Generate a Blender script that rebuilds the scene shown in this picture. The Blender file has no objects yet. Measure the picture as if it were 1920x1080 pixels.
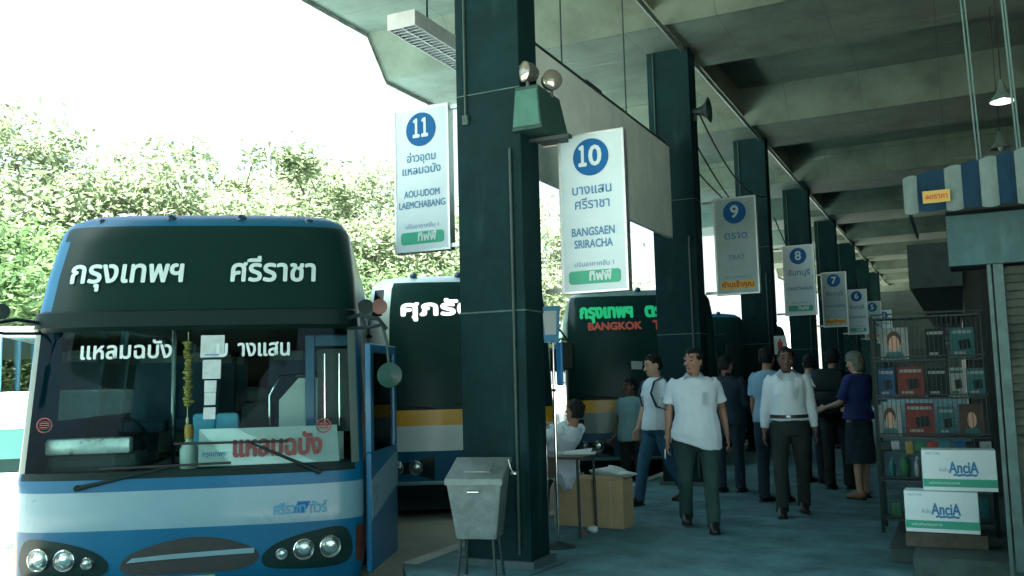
import bpy, bmesh, math, random
from mathutils import Vector, Matrix, noise
from mathutils.bvhtree import BVHTree
R = math.radians
sc = bpy.context.scene
COL = sc.collection
random.seed(7)

# ------------------------------------------------------------------ camera, sky, sun, exposure
cd = bpy.data.cameras.new("camera"); cam = bpy.data.objects.new("camera", cd); COL.objects.link(cam)
cd.sensor_width = 36.0; cd.lens = 31.875; cd.clip_start = 0.05; cd.clip_end = 2000
cam.matrix_world = Matrix(((0.8968776541344559, 0.06579115130591547, 0.4373579745747386, 0),
                           (0.4416101055968341, -0.07885894742800609, -0.8937347375174024, 0),
                           (-0.024310247819151518, 0.994712416138649, -0.09978086505228508, 1.45),
                           (0, 0, 0, 1)))
sc.camera = cam
SUN_DIR = Vector((-0.06, -0.42, 1.0)).normalized()          # towards the sun
elev = math.asin(SUN_DIR.z); azim = math.atan2(SUN_DIR.x, SUN_DIR.y)
world = bpy.data.worlds.new("World"); sc.world = world; world.use_nodes = True
nt = world.node_tree; bgn = nt.nodes["Background"]
sky = nt.nodes.new("ShaderNodeTexSky"); sky.sky_type = 'NISHITA'; sky.sun_disc = False
sky.sun_elevation = elev; sky.sun_rotation = azim; sky.dust_density = 7.0; sky.air_density = 1.0; sky.ozone_density = 2.0
tint = nt.nodes.new("ShaderNodeMix"); tint.data_type = 'RGBA'; tint.blend_type = 'MULTIPLY'; tint.inputs[0].default_value = 1.0
tint.inputs[7].default_value = (0.76, 1.0, 0.95, 1)
veil = nt.nodes.new("ShaderNodeMix"); veil.data_type = 'RGBA'; veil.blend_type = 'LIGHTEN'; veil.inputs[0].default_value = 1.0   # white tropical haze over the whole sky
veil.inputs[7].default_value = (1.62, 1.95, 1.95, 1)
nt.links.new(sky.outputs[0], tint.inputs[6]); nt.links.new(tint.outputs[2], veil.inputs[6]); nt.links.new(veil.outputs[2], bgn.inputs[0])
bgn.inputs[1].default_value = 0.055
sl = bpy.data.lights.new("sun", 'SUN'); sun = bpy.data.objects.new("sun", sl); COL.objects.link(sun)
sl.energy = 5.0; sl.angle = R(0.5); sl.color = (1.0, 0.97, 0.88)
sun.rotation_euler = SUN_DIR.to_track_quat('Z', 'Y').to_euler()
vs = sc.view_settings; vs.view_transform = 'Standard'; vs.look = 'None'; vs.exposure = 3.65; vs.gamma = 1; vs.use_curve_mapping = False
sc.cycles.max_bounces = 10; sc.cycles.diffuse_bounces = 5; sc.cycles.transparent_max_bounces = 16
sc.cycles.sample_clamp_indirect = 6.0
sc.cycles.use_denoising = True

# ------------------------------------------------------------------ materials
MATS = {}
def mat(name, col, rough=0.6, metal=0.0, spec=0.5, var=0.0, scale=6.0, bump=0.0, bscale=40.0, emit=None, estr=0.0, coat=0.0, stains=None, col2=None):
    if name in MATS: return MATS[name]
    m = bpy.data.materials.new(name); m.use_nodes = True; t = m.node_tree; b = t.nodes["Principled BSDF"]
    c = (*col, 1)
    b.inputs["Base Color"].default_value = c; b.inputs["Roughness"].default_value = rough
    b.inputs["Metallic"].default_value = metal; b.inputs["Specular IOR Level"].default_value = spec
    if coat: b.inputs["Coat Weight"].default_value = coat; b.inputs["Coat Roughness"].default_value = 0.08
    if emit: b.inputs["Emission Color"].default_value = (*emit, 1); b.inputs["Emission Strength"].default_value = estr
    if var or bump or stains:
        tc = t.nodes.new("ShaderNodeTexCoord")
    if var:
        n = t.nodes.new("ShaderNodeTexNoise"); n.inputs["Scale"].default_value = scale; n.inputs["Detail"].default_value = 8; n.inputs["Roughness"].default_value = 0.65
        r = t.nodes.new("ShaderNodeValToRGB"); r.color_ramp.elements[0].position = 0.30; r.color_ramp.elements[1].position = 0.72
        a = tuple(max(0, x * (1 - var)) for x in col); d = col2 if col2 else tuple(min(1, x * (1 + var)) for x in col)
        r.color_ramp.elements[0].color = (*a, 1); r.color_ramp.elements[1].color = (*d, 1)
        t.links.new(tc.outputs["Object"], n.inputs["Vector"]); t.links.new(n.outputs["Fac"], r.inputs[0])
        out = r.outputs[0]
        if stains:   # (colour, scale vector, threshold)
            mp = t.nodes.new("ShaderNodeMapping"); mp.inputs["Scale"].default_value = stains[1]
            n2 = t.nodes.new("ShaderNodeTexNoise"); n2.inputs["Scale"].default_value = 1.0; n2.inputs["Detail"].default_value = 6
            r2 = t.nodes.new("ShaderNodeValToRGB"); r2.color_ramp.elements[0].position = stains[2]; r2.color_ramp.elements[1].position = stains[2] + 0.16
            r2.color_ramp.elements[0].color = (0, 0, 0, 1); r2.color_ramp.elements[1].color = (0.8, 0.8, 0.8, 1)
            mx = t.nodes.new("ShaderNodeMix"); mx.data_type = 'RGBA'; mx.inputs[7].default_value = (*stains[0], 1)
            t.links.new(tc.outputs["Object"], mp.inputs[0]); t.links.new(mp.outputs[0], n2.inputs["Vector"]); t.links.new(n2.outputs["Fac"], r2.inputs[0])
            t.links.new(r2.outputs[0], mx.inputs[0]); t.links.new(out, mx.inputs[6]); out = mx.outputs[2]
        t.links.new(out, b.inputs["Base Color"])
        rr = t.nodes.new("ShaderNodeMapRange"); rr.inputs[3].default_value = max(0.02, rough - 0.12); rr.inputs[4].default_value = min(1, rough + 0.12)
        t.links.new(n.outputs["Fac"], rr.inputs[0]); t.links.new(rr.outputs[0], b.inputs["Roughness"])
    if bump:
        n3 = t.nodes.new("ShaderNodeTexNoise"); n3.inputs["Scale"].default_value = bscale; n3.inputs["Detail"].default_value = 5
        bp = t.nodes.new("ShaderNodeBump"); bp.inputs["Strength"].default_value = bump; bp.inputs["Distance"].default_value = 0.02
        t.links.new(tc.outputs["Object"], n3.inputs["Vector"]); t.links.new(n3.outputs["Fac"], bp.inputs["Height"]); t.links.new(bp.outputs[0], b.inputs["Normal"])
    MATS[name] = m
    return m
def glass(name, tintc, refl=1.0, rough=0.02):
    if name in MATS: return MATS[name]
    m = bpy.data.materials.new(name); m.use_nodes = True; t = m.node_tree; t.nodes.remove(t.nodes["Principled BSDF"])
    o = t.nodes["Material Output"]; tr = t.nodes.new("ShaderNodeBsdfTransparent"); tr.inputs[0].default_value = (*tintc, 1)
    g = t.nodes.new("ShaderNodeBsdfGlossy"); g.inputs["Roughness"].default_value = rough
    f = t.nodes.new("ShaderNodeFresnel"); f.inputs[0].default_value = 1.45
    mu = t.nodes.new("ShaderNodeMath"); mu.operation = 'MULTIPLY'; mu.inputs[1].default_value = refl
    mx = t.nodes.new("ShaderNodeMixShader")
    t.links.new(f.outputs[0], mu.inputs[0]); t.links.new(mu.outputs[0], mx.inputs[0]); t.links.new(tr.outputs[0], mx.inputs[1]); t.links.new(g.outputs[0], mx.inputs[2]); t.links.new(mx.outputs[0], o.inputs[0])
    MATS[name] = m
    return m

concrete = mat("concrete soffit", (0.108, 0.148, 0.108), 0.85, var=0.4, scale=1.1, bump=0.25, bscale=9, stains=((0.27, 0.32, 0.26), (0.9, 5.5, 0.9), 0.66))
darkpaint = mat("dark column paint", (0.004, 0.023, 0.025), 0.75, spec=0.12, var=0.35, scale=3, bump=0.15, bscale=40, stains=((0.016, 0.052, 0.050), (6, 6, 0.7), 0.60))
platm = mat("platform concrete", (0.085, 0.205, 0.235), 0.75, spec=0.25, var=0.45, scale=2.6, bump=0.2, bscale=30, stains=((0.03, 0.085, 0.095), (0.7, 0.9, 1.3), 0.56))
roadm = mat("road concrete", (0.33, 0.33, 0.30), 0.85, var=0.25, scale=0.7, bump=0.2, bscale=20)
boardm = mat("pale board paint", (0.60, 0.72, 0.66), 0.6, var=0.14, scale=2.2, stains=((0.48, 0.58, 0.53), (0.6, 7.0, 0.7), 0.60))
alu = mat("aluminium", (0.62, 0.66, 0.65), 0.35, 0.9, var=0.12, scale=14)
galv = mat("galvanised sheet", (0.17, 0.23, 0.225), 0.5, 0.5, var=0.3, scale=9, bump=0.08, bscale=50)
steeld = mat("dark steel", (0.022, 0.045, 0.044), 0.55, 0.2, var=0.3, scale=20)
blackp = mat("black plastic", (0.004, 0.017, 0.016), 0.45, spec=0.14)
rubber = mat("black rubber", (0.012, 0.016, 0.016), 0.8)
chrome = mat("chrome", (0.8, 0.82, 0.82), 0.12, 1.0)
white = mat("white paint", (0.74, 0.78, 0.76), 0.4, var=0.06, scale=5)
paper = mat("white paper", (0.60, 0.68, 0.68), 0.8, var=0.05, scale=8)
signw = mat("bright sign face", (0.50, 0.64, 0.66), 0.22, var=0.06, scale=3, coat=0.3)
signg = mat("aged grey sign face", (0.29, 0.42, 0.41), 0.35, var=0.12, scale=4)
signblue = mat("sign blue", (0.003, 0.10, 0.28), 0.5, spec=0.2, var=0.1, scale=8)
inkblue = mat("sign ink blue", (0.05, 0.20, 0.36), 0.5)
signgreen = mat("sign green", (0.01, 0.33, 0.19), 0.4)
signyellow = mat("sign yellow", (0.75, 0.42, 0.02), 0.4)
busblue = mat("bus blue paint", (0.001, 0.098, 0.20), 0.35, spec=0.25, var=0.10, scale=2, coat=0.15)
busstripe = mat("bus pale stripe", (0.14, 0.28, 0.33), 0.3, var=0.08, scale=2, coat=0.2)
buswhite = mat("bus white paint", (0.50, 0.62, 0.64), 0.32, var=0.08, scale=2, coat=0.4)
busmint = mat("bus mint paint", (0.03, 0.12, 0.105), 0.35, var=0.06, scale=2, coat=0.4)
busyellow = mat("bus yellow paint", (0.60, 0.33, 0.01), 0.35, var=0.10, scale=2, coat=0.3)
forehead = mat("dark forehead glass", (0.004, 0.022, 0.020), 0.3, spec=0.14)
wsglass = glass("windscreen glass", (0.72, 0.90, 0.87), 0.25)
tintglass = glass("tinted side glass", (0.06, 0.11, 0.105), 0.9)
wsdark = mat("dark tinted windscreen", (0.008, 0.036, 0.034), 0.22, spec=0.16)
intdark = mat("cabin lining", (0.018, 0.05, 0.05), 0.8, var=0.2, scale=5)
lettw = mat("white lettering", (0.46, 0.61, 0.61), 0.5)
skin = mat("warm brown skin", (0.30, 0.17, 0.11), 0.55, var=0.10, scale=14)
skind = mat("dark brown skin", (0.12, 0.07, 0.05), 0.55, var=0.10, scale=14)
skinl = mat("light brown skin", (0.46, 0.29, 0.20), 0.55, var=0.08, scale=14)
hairm = mat("black hair", (0.005, 0.010, 0.009), 0.6, spec=0.2, var=0.3, scale=60, bump=0.4, bscale=120)

def formwork(m, px, py):
    t = m.node_tree; b = t.nodes["Principled BSDF"]; src = b.inputs["Base Color"].links[0].from_socket
    tc = t.nodes.new("ShaderNodeTexCoord"); sp = t.nodes.new("ShaderNodeSeparateXYZ"); t.links.new(tc.outputs["Object"], sp.inputs[0]); outs = []
    for k, p in ((0, px), (1, py)):
        d = t.nodes.new("ShaderNodeMath"); d.operation = 'DIVIDE'; d.inputs[1].default_value = p; f = t.nodes.new("ShaderNodeMath"); f.operation = 'FRACT'; l = t.nodes.new("ShaderNodeMath"); l.operation = 'LESS_THAN'; l.inputs[1].default_value = 0.016/p
        t.links.new(sp.outputs[k], d.inputs[0]); t.links.new(d.outputs[0], f.inputs[0]); t.links.new(f.outputs[0], l.inputs[0]); outs.append(l.outputs[0])
    a = t.nodes.new("ShaderNodeMath"); a.operation = 'MAXIMUM'; t.links.new(outs[0], a.inputs[0]); t.links.new(outs[1], a.inputs[1])
    g_ = t.nodes.new("ShaderNodeMath"); g_.operation = 'MULTIPLY'; g_.inputs[1].default_value = 0.45; t.links.new(a.outputs[0], g_.inputs[0])
    mx = t.nodes.new("ShaderNodeMix"); mx.data_type = 'RGBA'; mx.inputs[7].default_value = (0.04, 0.06, 0.045, 1)
    t.links.new(g_.outputs[0], mx.inputs[0]); t.links.new(src, mx.inputs[6]); t.links.new(mx.outputs[2], b.inputs["Base Color"])
formwork(concrete, 1.22, 0.61)

# ------------------------------------------------------------------ helpers
class MB:
    """collects shapes in a bmesh; done() links them as one mesh object"""
    def __init__(self, M=None):
        self.bm = bmesh.new(); self.M = M or Matrix()
    def v(self, p): return self.bm.verts.new(self.M @ Vector(p))
    def face(self, vs):
        try: return self.bm.faces.new(vs)
        except ValueError: return None
    def box(self, a, b, bev=0.0):
        x0, y0, z0 = a; x1, y1, z1 = b
        vs = [self.v(p) for p in ((x0,y0,z0),(x1,y0,z0),(x1,y1,z0),(x0,y1,z0),(x0,y0,z1),(x1,y0,z1),(x1,y1,z1),(x0,y1,z1))]
        fs = [self.face([vs[i] for i in q]) for q in ((0,3,2,1),(4,5,6,7),(0,1,5,4),(1,2,6,5),(2,3,7,6),(3,0,4,7))]
        if bev > 0:
            es = {e for f in fs for e in f.edges}
            bmesh.ops.bevel(self.bm, geom=list(es), offset=bev, segments=2, affect='EDGES', profile=0.5)
        return self
    def hexa(self, pts):   # 8 points: bottom loop then top loop
        vs = [self.v(p) for p in pts]
        for q in ((0,3,2,1),(4,5,6,7),(0,1,5,4),(1,2,6,5),(2,3,7,6),(3,0,4,7)): self.face([vs[i] for i in q])
        return self
    def ring(self, c, u, w, ru, rw, n=12):
        return [self.v(Vector(c) + u * (ru * math.cos(2*math.pi*i/n)) + w * (rw * math.sin(2*math.pi*i/n))) for i in range(n)]
    def skinrings(self, rings, cap=True):
        n = len(rings[0])
        for a, b in zip(rings, rings[1:]):
            for i in range(n): self.face([a[i], a[(i+1) % n], b[(i+1) % n], b[i]])
        if cap:
            self.face(list(reversed(rings[0]))); self.face(rings[-1])
    def tube(self, pts, r, n=10, cap=True, flat=None):
        """r: one radius, list of radii, or list of (ru, rw); ref axis flat"""
        pts = [Vector(p) for p in pts]; rs = r if isinstance(r, (list, tuple)) else [r] * len(pts)
        rings = []; up = Vector(flat) if flat else None
        for i, p in enumerate(pts):
            d = (pts[min(i+1, len(pts)-1)] - pts[max(i-1, 0)])
            if d.length < 1e-9: d = Vector((0, 0, 1))
            d.normalize()
            if up is None:
                up = Vector((0, 0, 1)) if abs(d.z) < 0.9 else Vector((1, 0, 0))
            u = up - d * up.dot(d)
            if u.length < 1e-4: u = d.orthogonal()
            u.normalize(); w = d.cross(u)
            if not flat: up = u
            rr = rs[i]; ru, rw = rr if isinstance(rr, (list, tuple)) else (rr, rr)
            rings.append(self.ring(p, u, w, ru, rw, n))
        self.skinrings(rings, cap); return self
    def cyl(self, a, b, r, n=16, r2=None): return self.tube([a, b], [r, r if r2 is None else r2], n)
    def prism(self, poly, y0, y1):  # poly in xz, extruded along y
        A = [self.v((x, y0, z)) for x, z in poly]; B = [self.v((x, y1, z)) for x, z in poly]; n = len(poly)
        self.face(list(A)); self.face(list(reversed(B)))
        for i in range(n): self.face([A[(i+1) % n], A[i], B[i], B[(i+1) % n]])
        return self
    def prismz(self, poly, z0, z1):
        A = [self.v((x, y, z0)) for x, y in poly]; B = [self.v((x, y, z1)) for x, y in poly]; n = len(poly)
        self.face(list(reversed(A))); self.face(list(B))
        for i in range(n): self.face([A[i], A[(i+1) % n], B[(i+1) % n], B[i]])
        return self
    def lathe(self, prof, c=(0,0,0), axis='Z', n=20):  # prof: (r, h)
        ax = {'Z': (Vector((1,0,0)), Vector((0,1,0)), Vector((0,0,1))), 'Y': (Vector((1,0,0)), Vector((0,0,1)), Vector((0,-1,0))), 'X': (Vector((0,1,0)), Vector((0,0,1)), Vector((1,0,0)))}[axis]
        rings = [self.ring(Vector(c) + ax[2] * h, ax[0], ax[1], max(r, 1e-4), max(r, 1e-4), n) for r, h in prof]
        self.skinrings(rings); return self
    def ell(self, c, r, n=12, m=8):
        rings = []
        for j in range(1, m):
            t = math.pi * j / m
            rings.append(self.ring(Vector(c) + Vector((0, 0, -r[2] * math.cos(t))), Vector((1,0,0)), Vector((0,1,0)), r[0]*math.sin(t), r[1]*math.sin(t), n))
        self.skinrings(rings); return self
    def mesh(self, name, smooth=False, ang=35):
        bmesh.ops.recalc_face_normals(self.bm, faces=self.bm.faces)
        me = bpy.data.meshes.new(name); self.bm.to_mesh(me); self.bm.free()
        if smooth:
            me.polygons.foreach_set("use_smooth", [True] * len(me.polygons)); me.set_sharp_from_angle(angle=R(ang))
        return me
    def done(self, name, m, parent=None, smooth=False, ang=35, loc=None, rot=None):
        return link(name, self.mesh(name, smooth, ang), m, parent, loc, rot)
def link(name, me, m, parent=None, loc=None, rot=None):
    o = bpy.data.objects.new(name, me)
    for mm in (m if isinstance(m, (list, tuple)) else [m]): me.materials.append(mm)
    COL.objects.link(o)
    if parent: o.parent = parent
    if loc: o.location = loc
    if rot: o.rotation_euler = rot
    return o
def tag(o, label=None, cat=None, group=None, kind=None):
    if label: o["label"] = label
    if cat: o["category"] = cat
    if group: o["group"] = group
    if kind: o["kind"] = kind
    return o
def thing(name, label, cat, loc=(0,0,0), rz=0.0, group=None):
    o = bpy.data.objects.new(name, None); COL.objects.link(o); o.empty_display_size = 0.2
    o.location = loc; o.rotation_euler = (0, 0, rz)
    return tag(o, label, cat, group)
def dup(root, loc, rz=None, label=None, group=None):
    r = root.copy(); COL.objects.link(r); r.location = loc
    if rz is not None: r.rotation_euler = (0, 0, rz)
    if label: r["label"] = label
    if group: r["group"] = group
    for ch in list(root.children):
        c = ch.copy(); COL.objects.link(c); c.parent = r
        for g in list(ch.children):
            d = g.copy(); COL.objects.link(d); d.parent = c
    return r
def text_bm(body, size, bold=0.0, align='CENTER', width=None, lead=1.0):
    c = bpy.data.curves.new("tmp", 'FONT'); c.body = body; c.size = size; c.align_x = align; c.align_y = 'CENTER'; c.offset = bold; c.resolution_u = 3; c.space_line = lead
    o = bpy.data.objects.new("tmp", c); COL.objects.link(o)
    dg = bpy.context.evaluated_depsgraph_get(); me = bpy.data.meshes.new_from_object(o.evaluated_get(dg))
    bpy.data.objects.remove(o); bpy.data.curves.remove(c)
    bm = bmesh.new(); bm.from_mesh(me); bpy.data.meshes.remove(me)
    bmesh.ops.remove_doubles(bm, verts=bm.verts, dist=1e-6)
    bm.verts.ensure_lookup_table()
    seen = set(); k = 0                     # overlapping glyph islands get hair's-breadth layers
    for v in bm.verts:
        if v.index in seen: continue
        st = [v]; seen.add(v.index)
        while st:
            a = st.pop(); a.co.z = (k % 5) * 0.0003
            for e in a.link_edges:
                b = e.other_vert(a)
                if b.index not in seen: seen.add(b.index); st.append(b)
        k += 1
    if width:
        xs = [v.co.x for v in bm.verts]; w = max(xs) - min(xs)
        if w > 0:
            f = width / w; c0 = (max(xs) + min(xs)) / 2
            for v in bm.verts: v.co.x = (v.co.x - (c0 if align == 'CENTER' else 0)) * f
    return bm
def lettering(name, lines, m, parent, fn=None, y=0.0):
    """lines: (text, x, z, size, bold, width). Text stands in the xz plane facing -y; fn(x, z) -> y bends it onto a surface"""
    out = bmesh.new()
    for tx, x, z, size, bold, width in lines:
        bm = text_bm(tx, size, 0.0, width=width)
        base = [v.co.copy() for v in bm.verts]
        for q in range(1 if bold < 0.001 else 9):      # strokes thickened by hair-thin shifted layers
            dx, dz = ((0, 0) if q == 0 else (bold*math.cos(math.pi*q/4), bold*math.sin(math.pi*q/4)))
            for v, c in zip(bm.verts, base):
                X, Z, l = c.x + x + dx, c.y + z + dz, c.z + q*0.00012
                v.co = Vector((X, (fn(X, Z) if fn else y) - l, Z))
            me = bpy.data.meshes.new("t"); bm.to_mesh(me); out.from_mesh(me); bpy.data.meshes.remove(me)
        bm.free()
    for f in out.faces:
        if f.normal.y > 0: f.normal_flip()
    me = bpy.data.meshes.new(name); out.to_mesh(me); out.free()
    return link(name, me, m, parent)
def discbm(mb, x, z, r, y0, y1, n=28, sx=1.0):
    mb.prism([(x + sx*r*math.cos(2*math.pi*i/n), z + r*math.sin(2*math.pi*i/n)) for i in range(n)], y0, y1); return mb
def rrect(x0, z0, x1, z1, r, n=5):
    pts = []
    for cx, cz, a in ((x1-r, z0+r, -90), (x1-r, z1-r, 0), (x0+r, z1-r, 90), (x0+r, z0+r, 180)):
        for i in range(n+1):
            t = R(a + 90*i/n); pts.append((cx + r*math.cos(t), cz + r*math.sin(t)))
    return pts

# ------------------------------------------------------------------ ground
ROAD = -0.30
g = MB(); g.box((-220, -220, ROAD-0.5), (220, 220, ROAD)); tag(g.done("road", roadm), kind="structure")
edge = [(-4.12, 62), (-4.12, 6.30), (-3.62, 5.62), (-3.62, 5.20), (-5.95, 3.55), (-6.4, 2.9), (-4.12, -0.4), (-4.12, -22)]
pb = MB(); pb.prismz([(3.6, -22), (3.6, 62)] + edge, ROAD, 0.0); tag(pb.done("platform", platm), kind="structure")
kb = MB()
for (ax, ay), (bx, by) in zip(edge, edge[1:]):
    d = Vector((bx-ax, by-ay)).normalized(); nrm = Vector((-d.y, d.x)) * 0.14
    if nrm.x < 0 and abs(d.y) > 0.9: nrm = -nrm
    if abs(d.y) <= 0.9 and nrm.y < 0 and d.x < 0: nrm = -nrm
    if ay - by > 5: kb.hexa([(ax,ay,0.0),(bx,by,0.0),(bx+0.14,by,0.0),(ax+0.14,ay,0.0),(ax,ay,0.004),(bx,by,0.004),(bx+0.14,by,0.004),(ax+0.14,ay,0.004)])
tag(kb.done("kerb", mat("kerb concrete", (0.42, 0.45, 0.43), 0.8, var=0.3, scale=3)), kind="structure")
# saw joints in the platform
jb = MB()
jb.hexa([(-2.98,5.9,0.0005),(-2.97,5.9,0.0005),(-2.88,6.75,0.0005),(-2.90,6.75,0.0005),(-2.98,5.9,0.003),(-2.97,5.9,0.003),(-2.88,6.75,0.003),(-2.90,6.75,0.003)])
jb.box((-3.9, 9.6, 0.0005), (3.4, 9.612, 0.002)); jb.box((-3.9, 15.0, 0.0005), (3.4, 15.012, 0.002))
tag(jb.done("pavement_joints", mat("joint dirt", (0.022, 0.065, 0.07), 0.9)), kind="structure")

# ------------------------------------------------------------------ station canopy: folded concrete roof on columns
PER = 5.4; YC0 = 6.45
prof = []
for k in range(-3, 10):
    c = YC0 + PER * k
    prof += [(c-1.38, 6.46), (c-0.90, 5.9), (c+0.90, 5.9), (c+1.38, 6.46)]
can = thing("station_canopy", "long folded concrete roof sheltering the bus platform", "canopy")
XL, XR = -7.45, 3.6
rb = MB()
ny = [(y, z) for y, z in prof]
A = [rb.v((XL+0.10, y, z)) for y, z in ny]; B = [rb.v((XR, y, z)) for y, z in ny]
y0, y1 = ny[0][0], ny[-1][0]
ta, tb, tc_, td = rb.v((XL+0.10, y0, 7.35)), rb.v((XR, y0, 7.35)), rb.v((XR, y1, 7.35)), rb.v((XL+0.10, y1, 7.35))
for i in range(len(A)-1): rb.face([A[i], A[i+1], B[i+1], B[i]])
rb.face([ta, tb, tc_, td]); rb.face(A + [td, ta]); rb.face(B + [tc_, tb]); rb.face([A[0], B[0], tb, ta]); rb.face([A[-1], B[-1], tc_, td])
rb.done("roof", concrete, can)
lip = MB()      # drip edge along the free end
o = 0.06
lo = [(y, z - o) for y, z in ny]
L0 = [lip.v((XL, y, z)) for y, z in lo]; L1 = [lip.v((XL+0.10, y, z)) for y, z in lo]
U0 = [lip.v((XL, y, 7.36)) for y, z in lo]; U1 = [lip.v((XL+0.10, y, 7.36)) for y, z in lo]
for i in range(len(lo)-1):
    for P, Q in ((L0, L1), (U0, U1)): lip.face([P[i], P[i+1], Q[i+1], Q[i]])
    lip.face([L0[i], L0[i+1], U0[i+1], U0[i]]); lip.face([L1[i], L1[i+1], U1[i+1], U1[i]])
lip.done("drip_edge", mat("weathered concrete edge", (0.40, 0.41, 0.37), 0.9, var=0.4, scale=4, bump=0.2), can)
ochre = mat("ochre stained concrete", (0.17, 0.19, 0.13), 0.85, var=0.3, scale=2, bump=0.2)
for k in range(-3, 9):
    c = YC0 + PER*k; bl = MB()
    bl.box((-3.56, c+1.03, 6.06), (-3.20, c+PER-1.03, 6.50)); bl.done("spine_beam", ochre, can)
colsY = [6.45 + PER*k for k in range(-3, 9)]
def column_thing(y, label, ring=True):
    t = thing("canopy_column", label, "column", (-3.34, y+0.175, 0), 0, "dark columns carrying the canopy roof")
    return t
first = None
collab = {0: "dark column beside the metal bin, carrying signs 11 and 10", 1: "dark column carrying the grey sign 9 and the horn loudspeaker", 2: "dark column behind sign 9, carrying sign 8",
          3: "dark column carrying sign 7", 4: "dark column carrying sign 6", 5: "dark column carrying the small sign 5", 6: "dark column carrying the small sign 4"}
for k in range(0, 8):
    y = 6.45 + PER*k; lb = collab.get(k, "farthest dark column beyond sign 4")
    if first is None:
        first = t = thing("canopy_column", lb, "column", (-3.34, y+0.175, 0), 0, "dark columns carrying the canopy roof")
        b = MB(); b.box((-0.295, -0.175, 0), (0.295, 0.175, 5.92), 0.012); b.done("shaft", darkpaint, t)
        b = MB(); b.box((-0.297, -0.178, 1.985), (0.297, 0.178, 1.997)); b.box((-0.297, -0.178, 3.80), (0.297, 0.178, 3.808)); b.done("paint_line", mat("pale painted line", (0.05, 0.11, 0.105), 0.7, var=0.5, scale=20), t)
        b = MB(); b.cyl((0.20, -0.188, 0.1), (0.20, -0.188, 3.3), 0.012, 8); b.cyl((-0.20, -0.19, 3.62), (-0.20, -0.19, 5.9), 0.010, 8); b.box((-0.225, -0.205, 3.55), (-0.175, -0.176, 3.63)); b.done("conduit", mat("painted conduit", (0.025, 0.06, 0.05), 0.5, var=0.3, scale=8), t)
        b = MB(); b.box((-0.33, -0.21, 0.0), (0.33, 0.21, 0.05)); b.done("base_plinth", mat("dirty plinth", (0.06, 0.10, 0.10), 0.8, var=0.4, scale=6), t)
    else: dup(first, (-3.34, y+0.175, 0), None, lb)

# conduit pipe running under the roof, its drop cables
b = MB(); b.cyl((-3.12, -8, 5.86), (-3.12, 50, 5.86), 0.03, 8)
for y in [6.62 + PER*k for k in range(-2, 8)]: b.box((-3.17, y-0.02, 5.83), (-3.07, y+0.02, 5.905))
tag(b.done("conduit_pipe", mat("dull pipe", (0.16, 0.20, 0.17), 0.5, 0.3, var=0.3, scale=3)), "long thin metal conduit running under the roof beams", "pipe")
# hanging board between the first two columns
hb = thing("hanging_board", "large blank pale board hung from rods between the first two columns", "board", (-3.34, 9.25, 3.26))
b = MB(); b.box((-0.03, -2.42, 0), (0.03, 2.42, 1.24), 0.004); b.done("panel", boardm, hb)
b = MB(); b.cyl((0, -2.42, 1.27), (0, 2.42, 1.27), 0.022, 8)
b.box((-0.035, -0.6, 1.25), (0.035, -0.15, 1.29)); b.done("rail", steeld, hb)
for y in (-1.18, 0.76):
    b = MB(); b.cyl((0.0, y, 1.27), (0.0, y, 3.72), 0.009, 6); b.done("hanger_rod", steeld, hb)
# louvred strip lamp
lf = thing("strip_lamp", "rectangular louvred strip lamp hung from two rods under the canopy edge", "ceiling lamp", (-4.72, 8.15, 4.92))
b = MB(); LX, LY = 0.16, 0.85
b.box((-LX, -LY, 0.10), (LX, LY, 0.16)); b.box((-LX, -LY, 0), (-LX+0.012, LY, 0.10)); b.box((LX-0.012, -LY, 0), (LX, LY, 0.10)); b.box((-LX+0.012, -LY, 0), (LX-0.012, -LY+0.012, 0.10)); b.box((-LX+0.012, LY-0.012, 0), (LX-0.012, LY, 0.10))
b.done("housing", mat("grey lamp housing", (0.42, 0.46, 0.45), 0.5, var=0.15, scale=10), lf)
b = MB()
for i in range(1, 24): yy = -LY + 2*LY*i/24; b.box((-LX+0.014, yy-0.004, 0.004), (LX-0.014, yy+0.004, 0.06))
b.box((-0.004, -LY+0.014, 0.002), (0.004, LY-0.014, 0.062)); b.done("louvre", mat("louvre fins", (0.30, 0.36, 0.36), 0.35, 0.6), lf)
for y in (-0.35, 0.25):
    b = MB(); b.cyl((0, y, 0.16), (0, y, 2.0), 0.011, 6); b.done("hanger_rod", blackp, lf)

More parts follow.
